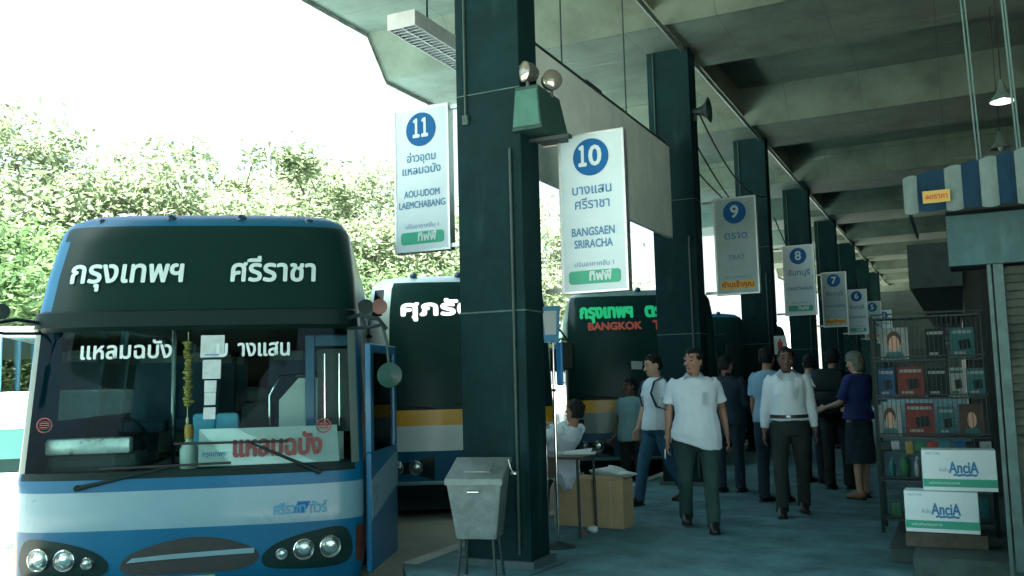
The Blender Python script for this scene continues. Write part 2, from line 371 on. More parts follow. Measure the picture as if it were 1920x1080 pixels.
# ------------------------------------------------------------------ bay signs
def sign(num, lines, face_m, strip_m, strip_txt, loc, label, arms=1, small="ปรับอากาศชั้น 1", alen=0.155):
    W, Hh, D = 0.29, 1.33, 0.09
    t = thing("bay_sign", label, "sign", loc, 0, "numbered bay signs hanging from the columns")
    b = MB(); b.box((-W+0.02, 0.006, 0.02), (W-0.02, D-0.006, Hh-0.02)); b.done("face_panel", face_m, t)
    b = MB()
    for a, c in (((-W, 0, 0), (-W+0.022, D, Hh)), ((W-0.022, 0, 0), (W, D, Hh)), ((-W+0.022, 0, 0), (W-0.022, D, 0.022)), ((-W+0.022, 0, Hh-0.022), (W-0.022, D, Hh))): b.box(a, c, 0.003)
    fr = b.done("frame", alu, t)
    b = MB(); discbm(b, 0, 1.12, 0.155, -0.001, 0.004); dk = b.done("number_disc", signblue, t)
    lettering("numeral", {"11": [("１", -0.045, 1.12, 0.225, 0.008, 0.058), ("１", 0.045, 1.12, 0.225, 0.008, 0.058)], "10": [("１", -0.07, 1.12, 0.225, 0.008, 0.058), ("0", 0.04, 1.12, 0.235, 0.006, None)]}.get(num, [(num, 0, 1.12, 0.235, 0.006, None)]), lettw, dk, y=-0.004)
    L = [(tx, 0, z, s, bo, w) for tx, z, s, bo, w in lines] + [(small, 0, 0.235, 0.055, 0.0006, 0.34)]
    lettering("lettering", L, inkblue, t, y=0.003)
    b = MB(); b.prism(rrect(-0.225, 0.075, 0.225, 0.185, 0.03 if strip_m is signgreen else 0.005), 0.0025, 0.006); st = b.done("advert_strip", strip_m, t)
    lettering("strip_lettering", [(strip_txt, 0.05 if strip_m is signgreen else 0, 0.132, 0.10, 0.004, None)], lettw if strip_m is signgreen else mat("orange red ink", (0.42, 0.09, 0.02), 0.5), st, y=-0.0005)
    s = arms
    for z in (0.02, Hh-0.06):
        b = MB(); b.box((s*W if s > 0 else s*(W+alen), 0.02, z), (s*(W+alen) if s > 0 else s*W, 0.06, z+0.035)); b.done("bracket", alu, t)
    return t
X10 = -2.61
sign("11", [("อ่าวอุดม", 0.86, 0.105, 0.002, 0.30), ("แหลมฉบัง", 0.745, 0.105, 0.002, 0.40), ("AOU-UDOM", 0.53, 0.088, 0.002, 0.37), ("LAEMCHABANG", 0.43, 0.088, 0.002, 0.48)], signw, signgreen, "ทิฟฟี่", (-4.24, 6.86, 2.60), "bright sign with number 11 above AOU-UDOM LAEMCHABANG", 1, alen=0.32)
sign("10", [("บางแสน", 0.85, 0.115, 0.002, 0.34), ("ศรีราชา", 0.73, 0.115, 0.002, 0.30), ("BANGSAEN", 0.50, 0.095, 0.002, 0.37), ("SRIRACHA", 0.40, 0.095, 0.002, 0.33)], signw, signgreen, "ทิฟฟี่", (X10, 6.86, 2.13), "bright sign with number 10 above BANGSAEN SRIRACHA", -1)
def far_sign(num, thai, latin, yy, bright, label):
    sign(num, [(thai, 0.80, 0.14, 0.003, 0.40 if len(thai) > 4 else 0.30), (latin, 0.50, 0.09, 0.0015, 0.46 if len(latin) > 5 else 0.22)], signw if bright else signg, signgreen if bright else signyellow, "ทิฟฟี่" if bright else "ห่านเจ้าคุณ", (X10, yy, 2.51), label, -1)
far_sign("9", "ตราด", "TRAT", 6.86+PER, False, "grey sign with number 9 above TRAT and a yellow strip")
far_sign("8", "จันทบุรี", "CHANTHABURI", 6.86+2*PER, True, "bright sign with number 8 and a green strip")
far_sign("7", "จันทบุรี", "CHANTHABURI", 6.86+3*PER, False, "grey sign with number 7 and a yellow strip")
far_sign("6", "จันทบุรี", "CHANTHABURI", 6.86+4*PER, True, "bright sign with number 6 and a green strip")
far_sign("5", "จันทบุรี", "CHANTHABURI", 6.86+5*PER, False, "small grey sign with number 5 and a yellow strip")
far_sign("4", "ระยอง", "RAYONG", 6.86+6*PER, True, "small bright sign with number 4, farthest of the row")
# long support arms of sign 10
# ------------------------------------------------------------------ emergency lamp on the first column
el = thing("emergency_lamp", "green grey twin-head emergency lamp bracketed on the first column", "emergency lamp", (-2.93, 6.55, 3.42))
b = MB(); b.hexa([(-0.16,-0.16,0),(0.10,-0.16,0),(0.13,0.34,-0.02),(-0.10,0.34,-0.02),(-0.15,-0.11,0.37),(0.05,-0.11,0.37),(0.08,0.26,0.34),(-0.08,0.26,0.34)]); b.done("battery_box", mat("grey green enamel", (0.015, 0.055, 0.045), 0.5, var=0.25, scale=9), el)
b = MB(); b.hexa([(-0.15,-0.166,0.03),(0.085,-0.166,0.03),(0.085,-0.160,0.03),(-0.15,-0.160,0.03),(-0.142,-0.119,0.34),(0.042,-0.119,0.34),(0.042,-0.113,0.34),(-0.142,-0.113,0.34)]); b.done("cover_plate", mat("pale green enamel", (0.05, 0.155, 0.12), 0.45, var=0.2, scale=9), el)
for x, y, z, yaw in ((-0.06, -0.06, 0.50, -0.5), (0.07, 0.12, 0.46, 0.7)):
    M = Matrix.Translation((x, y, z)) @ Matrix.Rotation(yaw, 4, 'Z')
    b = MB(M); b.lathe([(0.01, -0.10), (0.05, -0.085), (0.078, -0.03), (0.085, 0.02), (0.085, 0.04)], axis='Y'); b.cyl((0, 0, -0.14), (0, 0, -0.05), 0.015, 8)
    h = b.done("lamp_head", mat("lamp shell", (0.10, 0.12, 0.11), 0.35, 0.4), el, True)
    b = MB(M); b.lathe([(0.082, 0.041), (0.06, 0.055), (0.02, 0.062), (0.002, 0.063)], axis='Y'); b.done("lens", mat("lamp lens", (0.30, 0.29, 0.24), 0.12, 0.6), h, True)
b = MB(); b.box((-0.16, 0.05, -0.05), (0.24, 0.12, -0.02)); b.done("bracket", steeld, el)
# ------------------------------------------------------------------ horn loudspeaker on column B
hs = thing("horn_loudspeaker", "dark horn loudspeaker on the side of the second column", "loudspeaker", (-2.98, 12.0, 5.02), R(90))
b = MB(); b.lathe([(0.05, -0.16), (0.055, -0.05), (0.05, 0.0), (0.07, 0.06), (0.11, 0.11), (0.165, 0.15), (0.175, 0.155), (0.15, 0.145), (0.05, 0.05), (0.02, 0.04)], axis='Y'); b.done("horn", steeld, hs, True)
b = MB(); b.box((-0.02, 0.02, -0.12), (0.02, 0.06, -0.03)); b.done("mount", steeld, hs)
# ------------------------------------------------------------------ sagging wires between columns
def wire(pts, label, r=0.008):
    b = MB(); P = []
    for (a, c, sag) in pts:
        a, c = Vector(a), Vector(c)
        for i in range(13):
            t = i/12; p = a.lerp(c, t); p.z -= sag*4*t*(1-t); P.append(p)
    b.tube(P, r, 6); tag(b.done("cable", rubber), label, "cable", "black cables slung between the columns")
wire([((-3.0, 12.1, 5.05), (-3.06, 17.2, 4.75), 0.35)], "black cable sagging from the horn loudspeaker to the next column", 0.012)
wire([((-3.3, 12.2, 4.55), (-3.3, 17.2, 4.3), 0.12)], "lower black cable between the second and third columns", 0.012)
wire([((-3.2, 12.2, 4.9), (-3.2, 17.2, 4.15), 0.22)], "steep black cable between the second and third columns", 0.012)
wire([((-3.0, 17.6, 4.4), (-2.9, 22.6, 3.3), 0.25)], "black cable drooping behind sign 8", 0.012)

# ------------------------------------------------------------------ buses
def lerp_tab(tab, z):
    for (z0, *a), (z1, *b) in zip(tab, tab[1:]):
        if z <= z1:
            t = max(0, (z - z0) / (z1 - z0)) if z1 > z0 else 0
            return [p + (q - p) * t for p, q in zip(a, b)]
    return list(tab[-1][1:])
class Shell:
    """front and sides of a bus as one grid; local x across, y backwards, z up from the road"""
    def __init__(s, tab, L=10.5, B=0.34, p=3.2): s.tab, s.L, s.B, s.p = tab, L, B, p
    def hw(s, z): return lerp_tab(s.tab, z)[1]
    def plan(s, f): return s.B * (1 - max(0, 1 - abs(f) ** s.p) ** (1 / s.p))
    def fy(s, x, z):
        yf, hw = lerp_tab(s.tab, z); return yf + s.plan(min(0.999, abs(x) / hw))
    def build(s, root, zs, cls, parts, sides=(0.7, 1.0, 1.9, 2.0, 3.3, 3.4, 4.7, 4.8, 6.1, 6.2, 7.5, 7.6, 8.9, 9.0, 9.8)):
        zs = sorted(set(zs) | {t[0] for t in s.tab})
        fr = [math.sin(math.pi/2 * i/13) for i in range(0, 14)]; fr = sorted(set([0.0, 0.16, 0.33, 0.50, 0.64, 0.76, 0.84, 0.885, 0.93, 0.95, 0.975, 0.992, 1.0]))
        fr = [-f for f in reversed(fr[1:])] + fr
        cols = [("L", y) for y in [s.L] + [y for y in reversed(sides)]] + [("F", f) for f in fr] + [("R", y) for y in list(sides) + [s.L]]
        mbs = {k: MB() for k in parts}
        def pt(c, z):
            yf, hw = lerp_tab(s.tab, z)
            if c[0] == "F": return (c[1] * hw, yf + s.plan(c[1]), z)
            return ((-hw if c[0] == "L" else hw), max(c[1], yf + s.B + 0.02), z)
        for z0, z1 in zip(zs, zs[1:]):
            for c0, c1 in zip(cols, cols[1:]):
                zm = (z0 + z1) / 2
                if c0[0] == c1[0] == "F": k = cls("F", (c0[1] + c1[1]) / 2, zm)
                elif c0[0] == "L" and c1[0] == "L": k = cls("L", (c0[1] + c1[1]) / 2, zm)
                elif c0[0] == "R" and c1[0] == "R": k = cls("R", (c0[1] + c1[1]) / 2, zm)
                else: k = cls("R" if c0[1] > 0 and c0[0] == "F" else "L", 0.5, zm)
                if k is None: continue
                m = mbs[k]; m.face([m.v(pt(c0, z0)), m.v(pt(c1, z0)), m.v(pt(c1, z1)), m.v(pt(c0, z1))])
        kb = list(parts)[0]; m = mbs[kb]
        top = zs[-1]; m.face([m.v(pt(c, top)) for c in cols])
        for z0, z1 in zip(zs, zs[1:]):     # back wall
            m.face([m.v(pt(cols[-1], z0)), m.v(pt(cols[0], z0)), m.v(pt(cols[0], z1)), m.v(pt(cols[-1], z1))])
        res = {}
        for k, (nm, mt) in parts.items():
            bmesh.ops.remove_doubles(mbs[k].bm, verts=mbs[k].bm.verts, dist=1e-5)
            if len(mbs[k].bm.faces): res[k] = mbs[k].done(nm, mt, root, True, 38)
        return res
    def patch(s, name, poly, m, parent, off=0.006, th=0.02, n=14):
        """a thin plate whose outline (xz) is bent onto the front"""
        b = MB(); cx = sum(p[0] for p in poly)/len(poly); cz = sum(p[1] for p in poly)/len(poly)
        rings = []
        for f in (1.0, 0.8, 0.55, 0.28):
            rings.append([b.v((cx+(x-cx)*f, s.fy(cx+(x-cx)*f, cz+(z-cz)*f)-off, cz+(z-cz)*f)) for x, z in poly])
        outer = [b.v((x, s.fy(x, z)-off+th, z)) for x, z in poly]; k = len(poly)
        rings = [outer] + rings
        for a, c in zip(rings, rings[1:]):
            for i in range(k): b.face([a[i], a[(i+1) % k], c[(i+1) % k], c[i]])
        b.face(rings[-1])
        return b.done(name, m, parent, True, 30)
def lamp_round(name, sh, x, z, r, m_rim, m_lens, parent, off=0.012):
    y = sh.fy(x, z) - off; dy = (sh.fy(x+0.05, z) - sh.fy(x-0.05, z)) / 0.1
    M = Matrix.Translation((x, y, z)) @ Matrix.Rotation(math.atan(dy), 4, 'Z')
    b = MB(M); b.lathe([(r, -0.02), (r, 0.006), (r*0.93, 0.010), (r*0.86, 0.002), (r*0.55, -0.012), (r*0.50, 0.002), (0.001, 0.006)], axis='Y', n=22); h = b.done(name, m_rim, parent, True)
    b = MB(M); b.lathe([(r*0.90, 0.004), (r*0.6, 0.014), (0.001, 0.019)], axis='Y', n=22); b.done("lens", m_lens, h, True)
    return h
lampchrome = mat("lamp reflector", (0.70, 0.76, 0.74), 0.16, 0.95)
lamplens = glass("lamp glass", (0.90, 0.95, 0.94), 2.0, 0.05)
amberd = mat("dull amber plastic", (0.09, 0.03, 0.018), 0.4)
BUS_TAB = [(0.24, 0.03, 1.19), (0.45, -0.03, 1.235), (0.80, -0.03, 1.24), (1.10, -0.005, 1.24), (1.16, 0.01, 1.235), (2.17, 0.16, 1.20), (2.20, 0.10, 1.195), (2.31, 0.12, 1.19), (2.33, 0.19, 1.185),
           (2.60, 0.29, 1.165), (2.88, 0.41, 1.13), (2.98, 0.46, 1.115), (3.06, 0.53, 1.065), (3.12, 0.64, 0.97), (3.145, 0.85, 0.78), (3.155, 1.2, 0.5)]
def wheels(root, L, m=None):
    for y in (2.3, L-2.9):
        for s in (-1, 1):
            b = MB(Matrix.Translation((s*1.12, y, 0.47))); b.lathe([(0.30, -0.14), (0.45, -0.13), (0.47, -0.08), (0.47, 0.08), (0.45, 0.13), (0.30, 0.14)], axis='X', n=24); w = b.done("wheel", rubber, root, True)
            b = MB(Matrix.Translation((s*1.12, y, 0.47))); b.lathe([(0.29, s*0.10), (0.27, s*0.142), (0.10, s*0.10), (0.06, s*0.13), (0.001, s*0.135)], axis='X', n=24); b.done("rim", mat("steel rim", (0.35, 0.38, 0.37), 0.4, 0.6), w, True)
def seats(root, rows, m, y0=2.1, dy=0.85):
    for i in range(rows):
        for x in (-0.86, -0.42, 0.42, 0.86):
            M = Matrix.Translation((x, y0 + dy*i, 0.95)); b = MB(M)
            b.box((-0.2, -0.02, 0.38), (0.2, 0.42, 0.5), 0.04)
            b.hexa([(-0.2,0.34,0.45),(0.2,0.34,0.45),(0.2,0.46,0.45),(-0.2,0.46,0.45),(-0.18,0.52,1.12),(0.18,0.52,1.12),(0.18,0.60,1.12),(-0.18,0.60,1.12)])
            s = b.done("seat", m, root)
            b = MB(M); b.box((-0.15, 0.50, 0.95), (0.15, 0.515, 1.14), 0.005); b.done("headrest_cover", mat("pale headrest cloth", (0.10, 0.16, 0.17), 0.9), s)
BA = R(33.9)
# ---- the blue bus in front
bb = thing("coach_bus", "blue coach bus with pale stripe and white Thai lettering on its dark front", "bus", (-5.0, 4.87, ROAD), BA)
S1 = Shell(BUS_TAB)
def cls1(zone, f, z):
    if z < 0.25: return "b"
    if zone == "F":
        a = abs(f)
        if 2.18 < z < 2.33: return "v"
        if z > 2.33: return "f" if ((f > -0.885 and z < 3.01) or (f > -0.93 and 2.9 < z < 3.01)) else "b"
        if 1.16 < z < 2.18:
            if a < 0.92: return "w"
            return "p" if a < 0.975 else "b"
        if 1.11 < z < 1.16 and a < 0.96: return "v"
        if 0.76 < z < 1.025: return "s"
        if 0.44 < z < 0.70 and a > 0.95: return "i"
        return "b"
    if 1.50 < z < 2.45 and f > 1.0 and f < 9.8: return "g"
    if 0.76 < z < 1.025: return "s"
    return "b"
p1 = S1.build(bb, [0.34, 0.44, 0.56, 0.70, 0.76, 0.90, 1.025, 1.11, 1.16, 1.30, 1.50, 1.70, 1.90, 2.05, 2.17, 2.33, 2.45, 2.60, 2.75, 2.89, 3.01], cls1,
    {"b": ("body", busblue), "s": ("stripe_panel", busstripe), "v": ("visor", blackp), "f": ("forehead_panel", forehead), "w": ("windscreen", wsglass), "p": ("pillar", mat("pillar rubber trim", (0.10, 0.15, 0.13), 0.5)), "i": ("corner_indicator", amberd), "g": ("side_window", tintglass)})
F1 = S1.fy
lettering("forehead_lettering", [("กรุงเทพฯ", -0.52, 2.62, 0.25, 0.006, 0.82), ("ศรีราชา", 0.56, 2.62, 0.25, 0.006, 0.62)], lettw, p1["f"], fn=lambda x, z: F1(x, z) - 0.012)
lettering("windscreen_lettering", [("แหลมฉบัง", -0.47, 2.02, 0.17, 0.0035, 0.64), ("บ", 0.21, 2.02, 0.17, 0.0035, None), ("างแสน", 0.51, 2.02, 0.17, 0.0035, 0.37)], lettw, p1["w"], fn=lambda x, z: F1(x, z) - 0.008)
lettering("firm_lettering", [("ศรีราชา ทัวร์", 0.79, 0.855, 0.105, 0.003, 0.37)], mat("firm blue ink", (0.01, 0.20, 0.34), 0.4), p1["s"], fn=lambda x, z: F1(x, z) - 0.006)
S1.patch("firm_emblem", [(0.73, 0.825), (0.82, 0.825), (0.86, 0.905), (0.77, 0.905)], signblue, p1["s"], 0.004, 0.004)
# lamps and grille
def blob(pts, n=6):
    out = []; k = len(pts)
    for i in range(k):
        p0, p1_, p2, p3 = (pts[(i+j-1) % k] for j in range(4))
        for q in range(n):
            t = q/n; out.append(tuple(0.5*((2*p1_[d]) + (-p0[d]+p2[d])*t + (2*p0[d]-5*p1_[d]+4*p2[d]-p3[d])*t*t + (-p0[d]+3*p1_[d]-3*p2[d]+p3[d])*t**3) for d in (0, 1)))
    return out
for s in (-1, 1):
    pl = blob([(s*1.11, 0.45), (s*1.11, 0.695), (s*0.86, 0.69), (s*0.62, 0.62), (s*0.52, 0.52), (s*0.62, 0.445)], 5)
    h = S1.patch("headlight", pl if s > 0 else list(reversed(pl)), mat("headlight housing", (0.006, 0.024, 0.022), 0.2, spec=0.25), bb, 0.004, 0.03)
    for x, z, r in ((1.0, 0.575, 0.078), (0.815, 0.570, 0.074), (0.66, 0.545, 0.042)): lamp_round("lamp", S1, s*x, z, r, lampchrome, lamplens, h, 0.02)
pl = blob([(-0.44, 0.50), (-0.36, 0.60), (-0.05, 0.685), (0.22, 0.680), (0.46, 0.60), (0.49, 0.51), (0.36, 0.455), (0.02, 0.445), (-0.34, 0.45)], 5)
gr = S1.patch("grille", pl, mat("grille mesh", (0.010, 0.018, 0.018), 0.6, var=0.4, scale=90, bump=0.4, bscale=130), bb, 0.004, 0.02)
S1.patch("chrome_bar", [(-0.40, 0.535), (-0.10, 0.55), (0.20, 0.56), (0.47, 0.565), (0.47, 0.60), (0.20, 0.592), (-0.10, 0.582), (-0.36, 0.565)], busstripe, gr, 0.012, 0.01)
S1.patch("number_plate", [(-0.20, 0.30), (0.20, 0.30), (0.20, 0.425), (-0.20, 0.425)], mat("yellow plate", (0.62, 0.44, 0.03), 0.5), bb, 0.012, 0.012)
S1.patch("tow_cover", [(0.60, 0.30), (0.80, 0.30), (0.80, 0.38), (0.60, 0.38)], mat("olive cover", (0.07, 0.09, 0.03), 0.6), bb, 0.006, 0.01)
b = MB(); b.box((-1.0, 0.05, 0.10), (1.0, 9.9, 0.26)); wf = b.done("underbody", blackp, bb)
for x in (-0.80, -0.27, 0.27, 0.80):
    z = 3.085; y = F1(x, 3.04) + 0.08
    b = MB(Matrix.Translation((x, y, 3.055 - 0.05*abs(x)**3))); b.ell((0, 0, 0.02), (0.05, 0.08, 0.045)); b.box((-0.06, -0.06, -0.03), (0.06, 0.1, 0.01), 0.01); b.done("marker_lamp", mat("smoked lamp", (0.015, 0.05, 0.10), 0.25), bb, True)
# wipers
def wip(x0, z0, x1, z1, bx0, bz0, bx1, bz1, rel=0.035):
    P = lambda x, z, d: Vector((x, F1(x, z) - d, z))
    b = MB(); b.cyl(P(x0, z0, -0.02), P(x0, z0, rel+0.01), 0.022, 10)
    b.tube([P(x0 + (x1-x0)*t, z0 + (z1-z0)*t, rel) for t in (0, 0.3, 0.6, 1)], [0.017, 0.013, 0.010, 0.007], 6)
    w = b.done("wiper", blackp, bb)
    b = MB(); b.tube([P(bx0 + (bx1-bx0)*t, bz0 + (bz1-bz0)*t, 0.016) for t in (0, 0.25, 0.5, 0.75, 1)], 0.009, 6); b.done("wiper_blade", rubber, w)
wip(0.92, 1.115, 0.42, 1.345, -0.10, 1.345, 0.70, 1.34)
wip(-0.74, 1.06, -0.10, 1.19, -0.60, 1.185, 0.30, 1.20)
# door leaf at the right corner
dm = Matrix.Translation((1.252, 0.20, 0)) @ Matrix.Rotation(R(-13.5), 4, 'Z')
b = MB(dm); b.box((0.0, 0, 0.34), (0.045, 0.86, 1.22), 0.012); b.box((0.0, 0, 1.22), (0.045, 0.09, 2.05), 0.01); b.box((0.0, 0.77, 1.22), (0.045, 0.86, 2.05), 0.01); b.box((0.0, 0.09, 1.98), (0.045, 0.77, 2.05), 0.008)
dr = b.done("door", busblue, bb)
b = MB(dm); b.box((0.018, 0.09, 1.22), (0.026, 0.77, 1.98)); b.done("door_glass", tintglass, dr)
b = MB(dm)
b.hexa([(0.046,0.0,0.72),(0.049,0.0,0.72),(0.049,0.86,0.90),(0.046,0.86,0.90),(0.046,0.0,1.02),(0.049,0.0,1.02),(0.049,0.86,1.18),(0.046,0.86,1.18)]); b.done("swoosh", busstripe, dr)
# mirrors
def mirror_arm(s):
    b = MB(); z = 2.24
    b.tube([(s*1.10, 0.30, z), (s*1.22, 0.10, z+0.02), (s*1.36, -0.02, z-0.02), (s*1.42, -0.02, z-0.10)], 0.016, 8); b.tube([(s*1.12, 0.30, z-0.07), (s*1.28, 0.06, z-0.08), (s*1.40, -0.01, z-0.06)], 0.012, 8)
    a = b.done("mirror_arm", blackp, bb)
    for dx, m_ in ((0.0, amberd), (-0.10, blackp)):
        b = MB(Matrix.Translation((s*(1.37+dx), -0.02, z+0.07))); b.lathe([(0.001, -0.035), (0.04, -0.03), (0.056, -0.005), (0.058, 0.008), (0.001, 0.014)], axis='Y', n=18); b.done("round_mirror", m_, a, True)
    if s < 0:
        b = MB(Matrix.Translation((s*1.44, 0.0, z-0.36))); b.box((-0.10, -0.03, -0.17), (0.10, 0.05, 0.17), 0.035); b.done("mirror", blackp, a, True)
    else:
        b = MB(Matrix.Translation((1.44, 0.02, 1.80))); b.lathe([(0.001, -0.03), (0.07, -0.02), (0.095, 0.0), (0.09, 0.012), (0.001, 0.03)], axis='Y', n=20); b.tube([(0, 0.02, 0.0), (-0.02, 0.03, 0.25), (-0.06, 0.03, 0.40)], 0.010, 6); b.done("mirror", mat("green tinted mirror", (0.012, 0.055, 0.045), 0.3, spec=0.2), a, True)
mirror_arm(-1); mirror_arm(1)
# cabin
b = MB(); b.prism([(-1.16, 1.0), (1.16, 1.0), (1.14, 1.13), (-1.14, 1.13)], 0.30, 0.85); b.box((-1.1, 0.4, 1.13), (-0.45, 0.78, 1.27), 0.05); b.done("dashboard", intdark, bb)
b = MB(); b.box((-1.18, 0.5, 0.9), (1.18, 10.2, 0.94)); b.box((-1.05, 0.8, 2.30), (1.05, 10.2, 2.33)); b.box((-1.18, 10.2, 0.9), (1.18, 10.25, 2.9)); b.done("cabin_lining", intdark, bb)
b = MB(Matrix.Translation((-0.72, 0.86, 1.36)) @ Matrix.Rotation(R(-55), 4, 'X')); n = 28
b.skinrings([b.ring((0.22*math.cos(2*math.pi*i/n), 0.22*math.sin(2*math.pi*i/n), 0), Vector((math.cos(2*math.pi*i/n), math.sin(2*math.pi*i/n), 0)), Vector((0, 0, 1)), 0.014, 0.014, 6) for i in range(n+1)], False); b.box((-0.21, -0.02, -0.01), (0.21, 0.02, 0.005)); b.done("steering_wheel", blackp, bb, True)
seats(bb, 3, mat("teal seat cloth", (0.018, 0.08, 0.12), 0.9, var=0.2, scale=12))
b = MB(); b.box((0.52, 1.0, 1.0), (1.05, 1.04, 1.62)); b.prism([(0.52, 1.62), (1.05, 1.62), (1.05, 1.80), (0.68, 1.80)], 1.0, 1.04); b.done("partition", mat("pale grey partition", (0.42, 0.50, 0.48), 0.5, var=0.1), bb)
b = MB(); b.cyl((-0.46, 1.6, 0.95), (-0.46, 1.6, 2.3), 0.022, 10); b.tube([(0.44, 1.05, 0.95), (0.44, 1.05, 1.66), (0.52, 1.05, 1.82), (1.0, 1.05, 1.84)], 0.013, 8); b.done("grab_rail", chrome, bb, True)
b = MB(); b.box((0.18, 1.15, 1.0), (0.46, 1.30, 1.62), 0.06); b.box((0.22, 1.16, 1.60), (0.42, 1.25, 1.74), 0.04); b.done("crew_seat", blackp, bb, True)
b = MB(); b.box((0.74, 0.95, 0.95), (0.82, 1.01, 2.16), 0.01); b.box((0.82, 0.95, 2.06), (1.14, 1.01, 2.16), 0.01); df = b.done("door_frame", busblue, bb)
b = MB(); b.box((0.84, 0.97, 1.35), (1.13, 0.985, 2.04)); b.done("pane", wsdark, df)
for x in (0.90, 1.02):
    b = MB(); b.cyl((x, 0.94, 1.40), (x, 0.94, 2.0), 0.008, 6); b.done("handrail", chrome, df)
# board in the windscreen and stickers
def inplane(name, poly, m, parent, d, lift=0.0):
    b = MB(); b.face([b.v((x, F1(x, z) + d, z)) for x, z in poly]); bmesh.ops.solidify(b.bm, geom=b.bm.faces[:], thickness=0.004); return b.done(name, m, parent)
bd = inplane("route_board", [(0.06, 1.175), (0.30, 1.175), (0.60, 1.175), (0.90, 1.175), (1.06, 1.175), (1.04, 1.44), (0.90, 1.44), (0.60, 1.44), (0.30, 1.44), (0.06, 1.44)], paper, bb, 0.045)
lettering("board_lettering", [("แหลมฉบัง", 0.62, 1.30, 0.20, 0.008, 0.62)], mat("dark red ink", (0.30, 0.035, 0.03), 0.6), bd, fn=lambda x, z: F1(x, z) + 0.036)
lettering("board_small_lettering", [("กรุงเทพฯ", 0.17, 1.26, 0.05, 0.001, 0.16)], inkblue, bd, fn=lambda x, z: F1(x, z) + 0.036)
for x, z, w, h in ((0.14, 2.045, 0.17, 0.165), (0.14, 1.875, 0.13, 0.14), (0.135, 1.75, 0.085, 0.085), (0.135, 1.66, 0.08, 0.09), (0.135, 1.555, 0.085, 0.085)):
    s = S1.patch("paper_notice", [(x-w/2, z-h/2), (x+w/2, z-h/2), (x+w/2, z+h/2), (x-w/2, z+h/2)], mat("notice paper", (0.36, 0.47, 0.47), 0.8, var=0.2, scale=14), p1["w"], 0.004, 0.001)
lettering("notice_lettering", [("▬▬▬", 0.14, 1.985, 0.03, 0, 0.10)], inkblue, p1["w"], fn=lambda x, z: F1(x, z) - 0.009)
for x, z in ((-1.02, 1.50), (0.95, 1.44)):
    b = MB(); n = 24
    for r0, r1 in ((0.055, 0.046), (0.030, 0.026)):
        A = [b.v((x+r0*math.cos(2*math.pi*i/n), F1(x, z)-0.006, z+r0*math.sin(2*math.pi*i/n))) for i in range(n)]; B = [b.v((x+r1*math.cos(2*math.pi*i/n), F1(x, z)-0.006, z+r1*math.sin(2*math.pi*i/n))) for i in range(n)]
        for i in range(n): b.face([A[i], A[(i+1) % n], B[(i+1) % n], B[i]])
    for k in (-0.015, 0.0, 0.015): b.face([b.v((x+dx, F1(x, z)-0.006, z+k+dz)) for dx, dz in ((-0.035, -0.004), (0.035, -0.004), (0.035, 0.004), (-0.035, 0.004))])
    b.done("round_sticker", mat("faded red sticker", (0.26, 0.05, 0.05), 0.6), p1["w"])
# things on the dashboard
gl = thing("flower_garland", "yellow and orange flower garland hanging inside the blue bus windscreen", "garland", (0, 0, 0))
gl.matrix_world = Matrix.Translation((-5.0, 4.87, ROAD)) @ Matrix.Rotation(BA, 4, 'Z')
b = MB(); rnd = random.Random(3)
for i in range(22):
    z = 2.08 - 0.022*i; r = 0.028 if i % 5 else 0.042
    b.ell((-0.06 + rnd.uniform(-0.012, 0.012), 0.26 + rnd.uniform(-0.01, 0.01), z), (r, r, 0.016), 8, 5)
b.done("flowers", mat("garland yellow", (0.22, 0.13, 0.03), 0.8, var=0.6, scale=22, col2=(0.40, 0.34, 0.08)), gl, True)
b = MB(); b.cyl((-0.06, 0.26, 1.5), (-0.06, 0.26, 2.16), 0.003, 5); b.ell((-0.06, 0.26, 1.50), (0.012, 0.012, 0.03), 8, 5); b.done("string", mat("pale string", (0.6, 0.55, 0.35), 0.8), gl)
bt = thing("water_bottle", "small whitish plastic bottle on the blue bus dashboard", "bottle"); bt.matrix_world = gl.matrix_world @ Matrix.Translation((-0.08, 0.42, 1.135))
b = MB(); b.lathe([(0.062, 0), (0.066, 0.02), (0.066, 0.14), (0.05, 0.18), (0.025, 0.205), (0.025, 0.22)]); b.done("body", mat("milky plastic", (0.42, 0.52, 0.50), 0.35), bt, True)
b = MB(); b.lathe([(0.034, 0.222), (0.036, 0.30), (0.03, 0.33)]); b.done("cap", mat("amber cap", (0.40, 0.22, 0.03), 0.4), bt, True)
for i, (x, lb) in enumerate(((-0.04, "blue cushion beside the bottle behind the bus windscreen"), (0.14, "blue cushion under the paper notices behind the bus windscreen"))):
    cu = MB(); cu.box((-0.09, -0.03, 0), (0.09, 0.03, 0.40), 0.03); ob = cu.done("cushion", mat("light blue cloth", (0.10, 0.36, 0.52), 0.9, var=0.15, scale=15), None, True); ob.matrix_world = gl.matrix_world @ Matrix.Translation((x, 0.79, 1.135)); tag(ob, lb, "cushion", "cushions in the blue bus")
tb = MB(); tb.box((-0.30, -0.05, 0), (0.30, 0.05, 0.12), 0.02); ob = tb.done("tissue_box", mat("shiny silver wrap", (0.45, 0.52, 0.52), 0.3, 0.5, var=0.3, scale=12), None, True); ob.matrix_world = gl.matrix_world @ Matrix.Translation((-0.78, 0.36, 1.27)); tag(ob, "long silver wrapped box lying on the left of the bus dashboard", "box")
wheels(bb, 10.5)

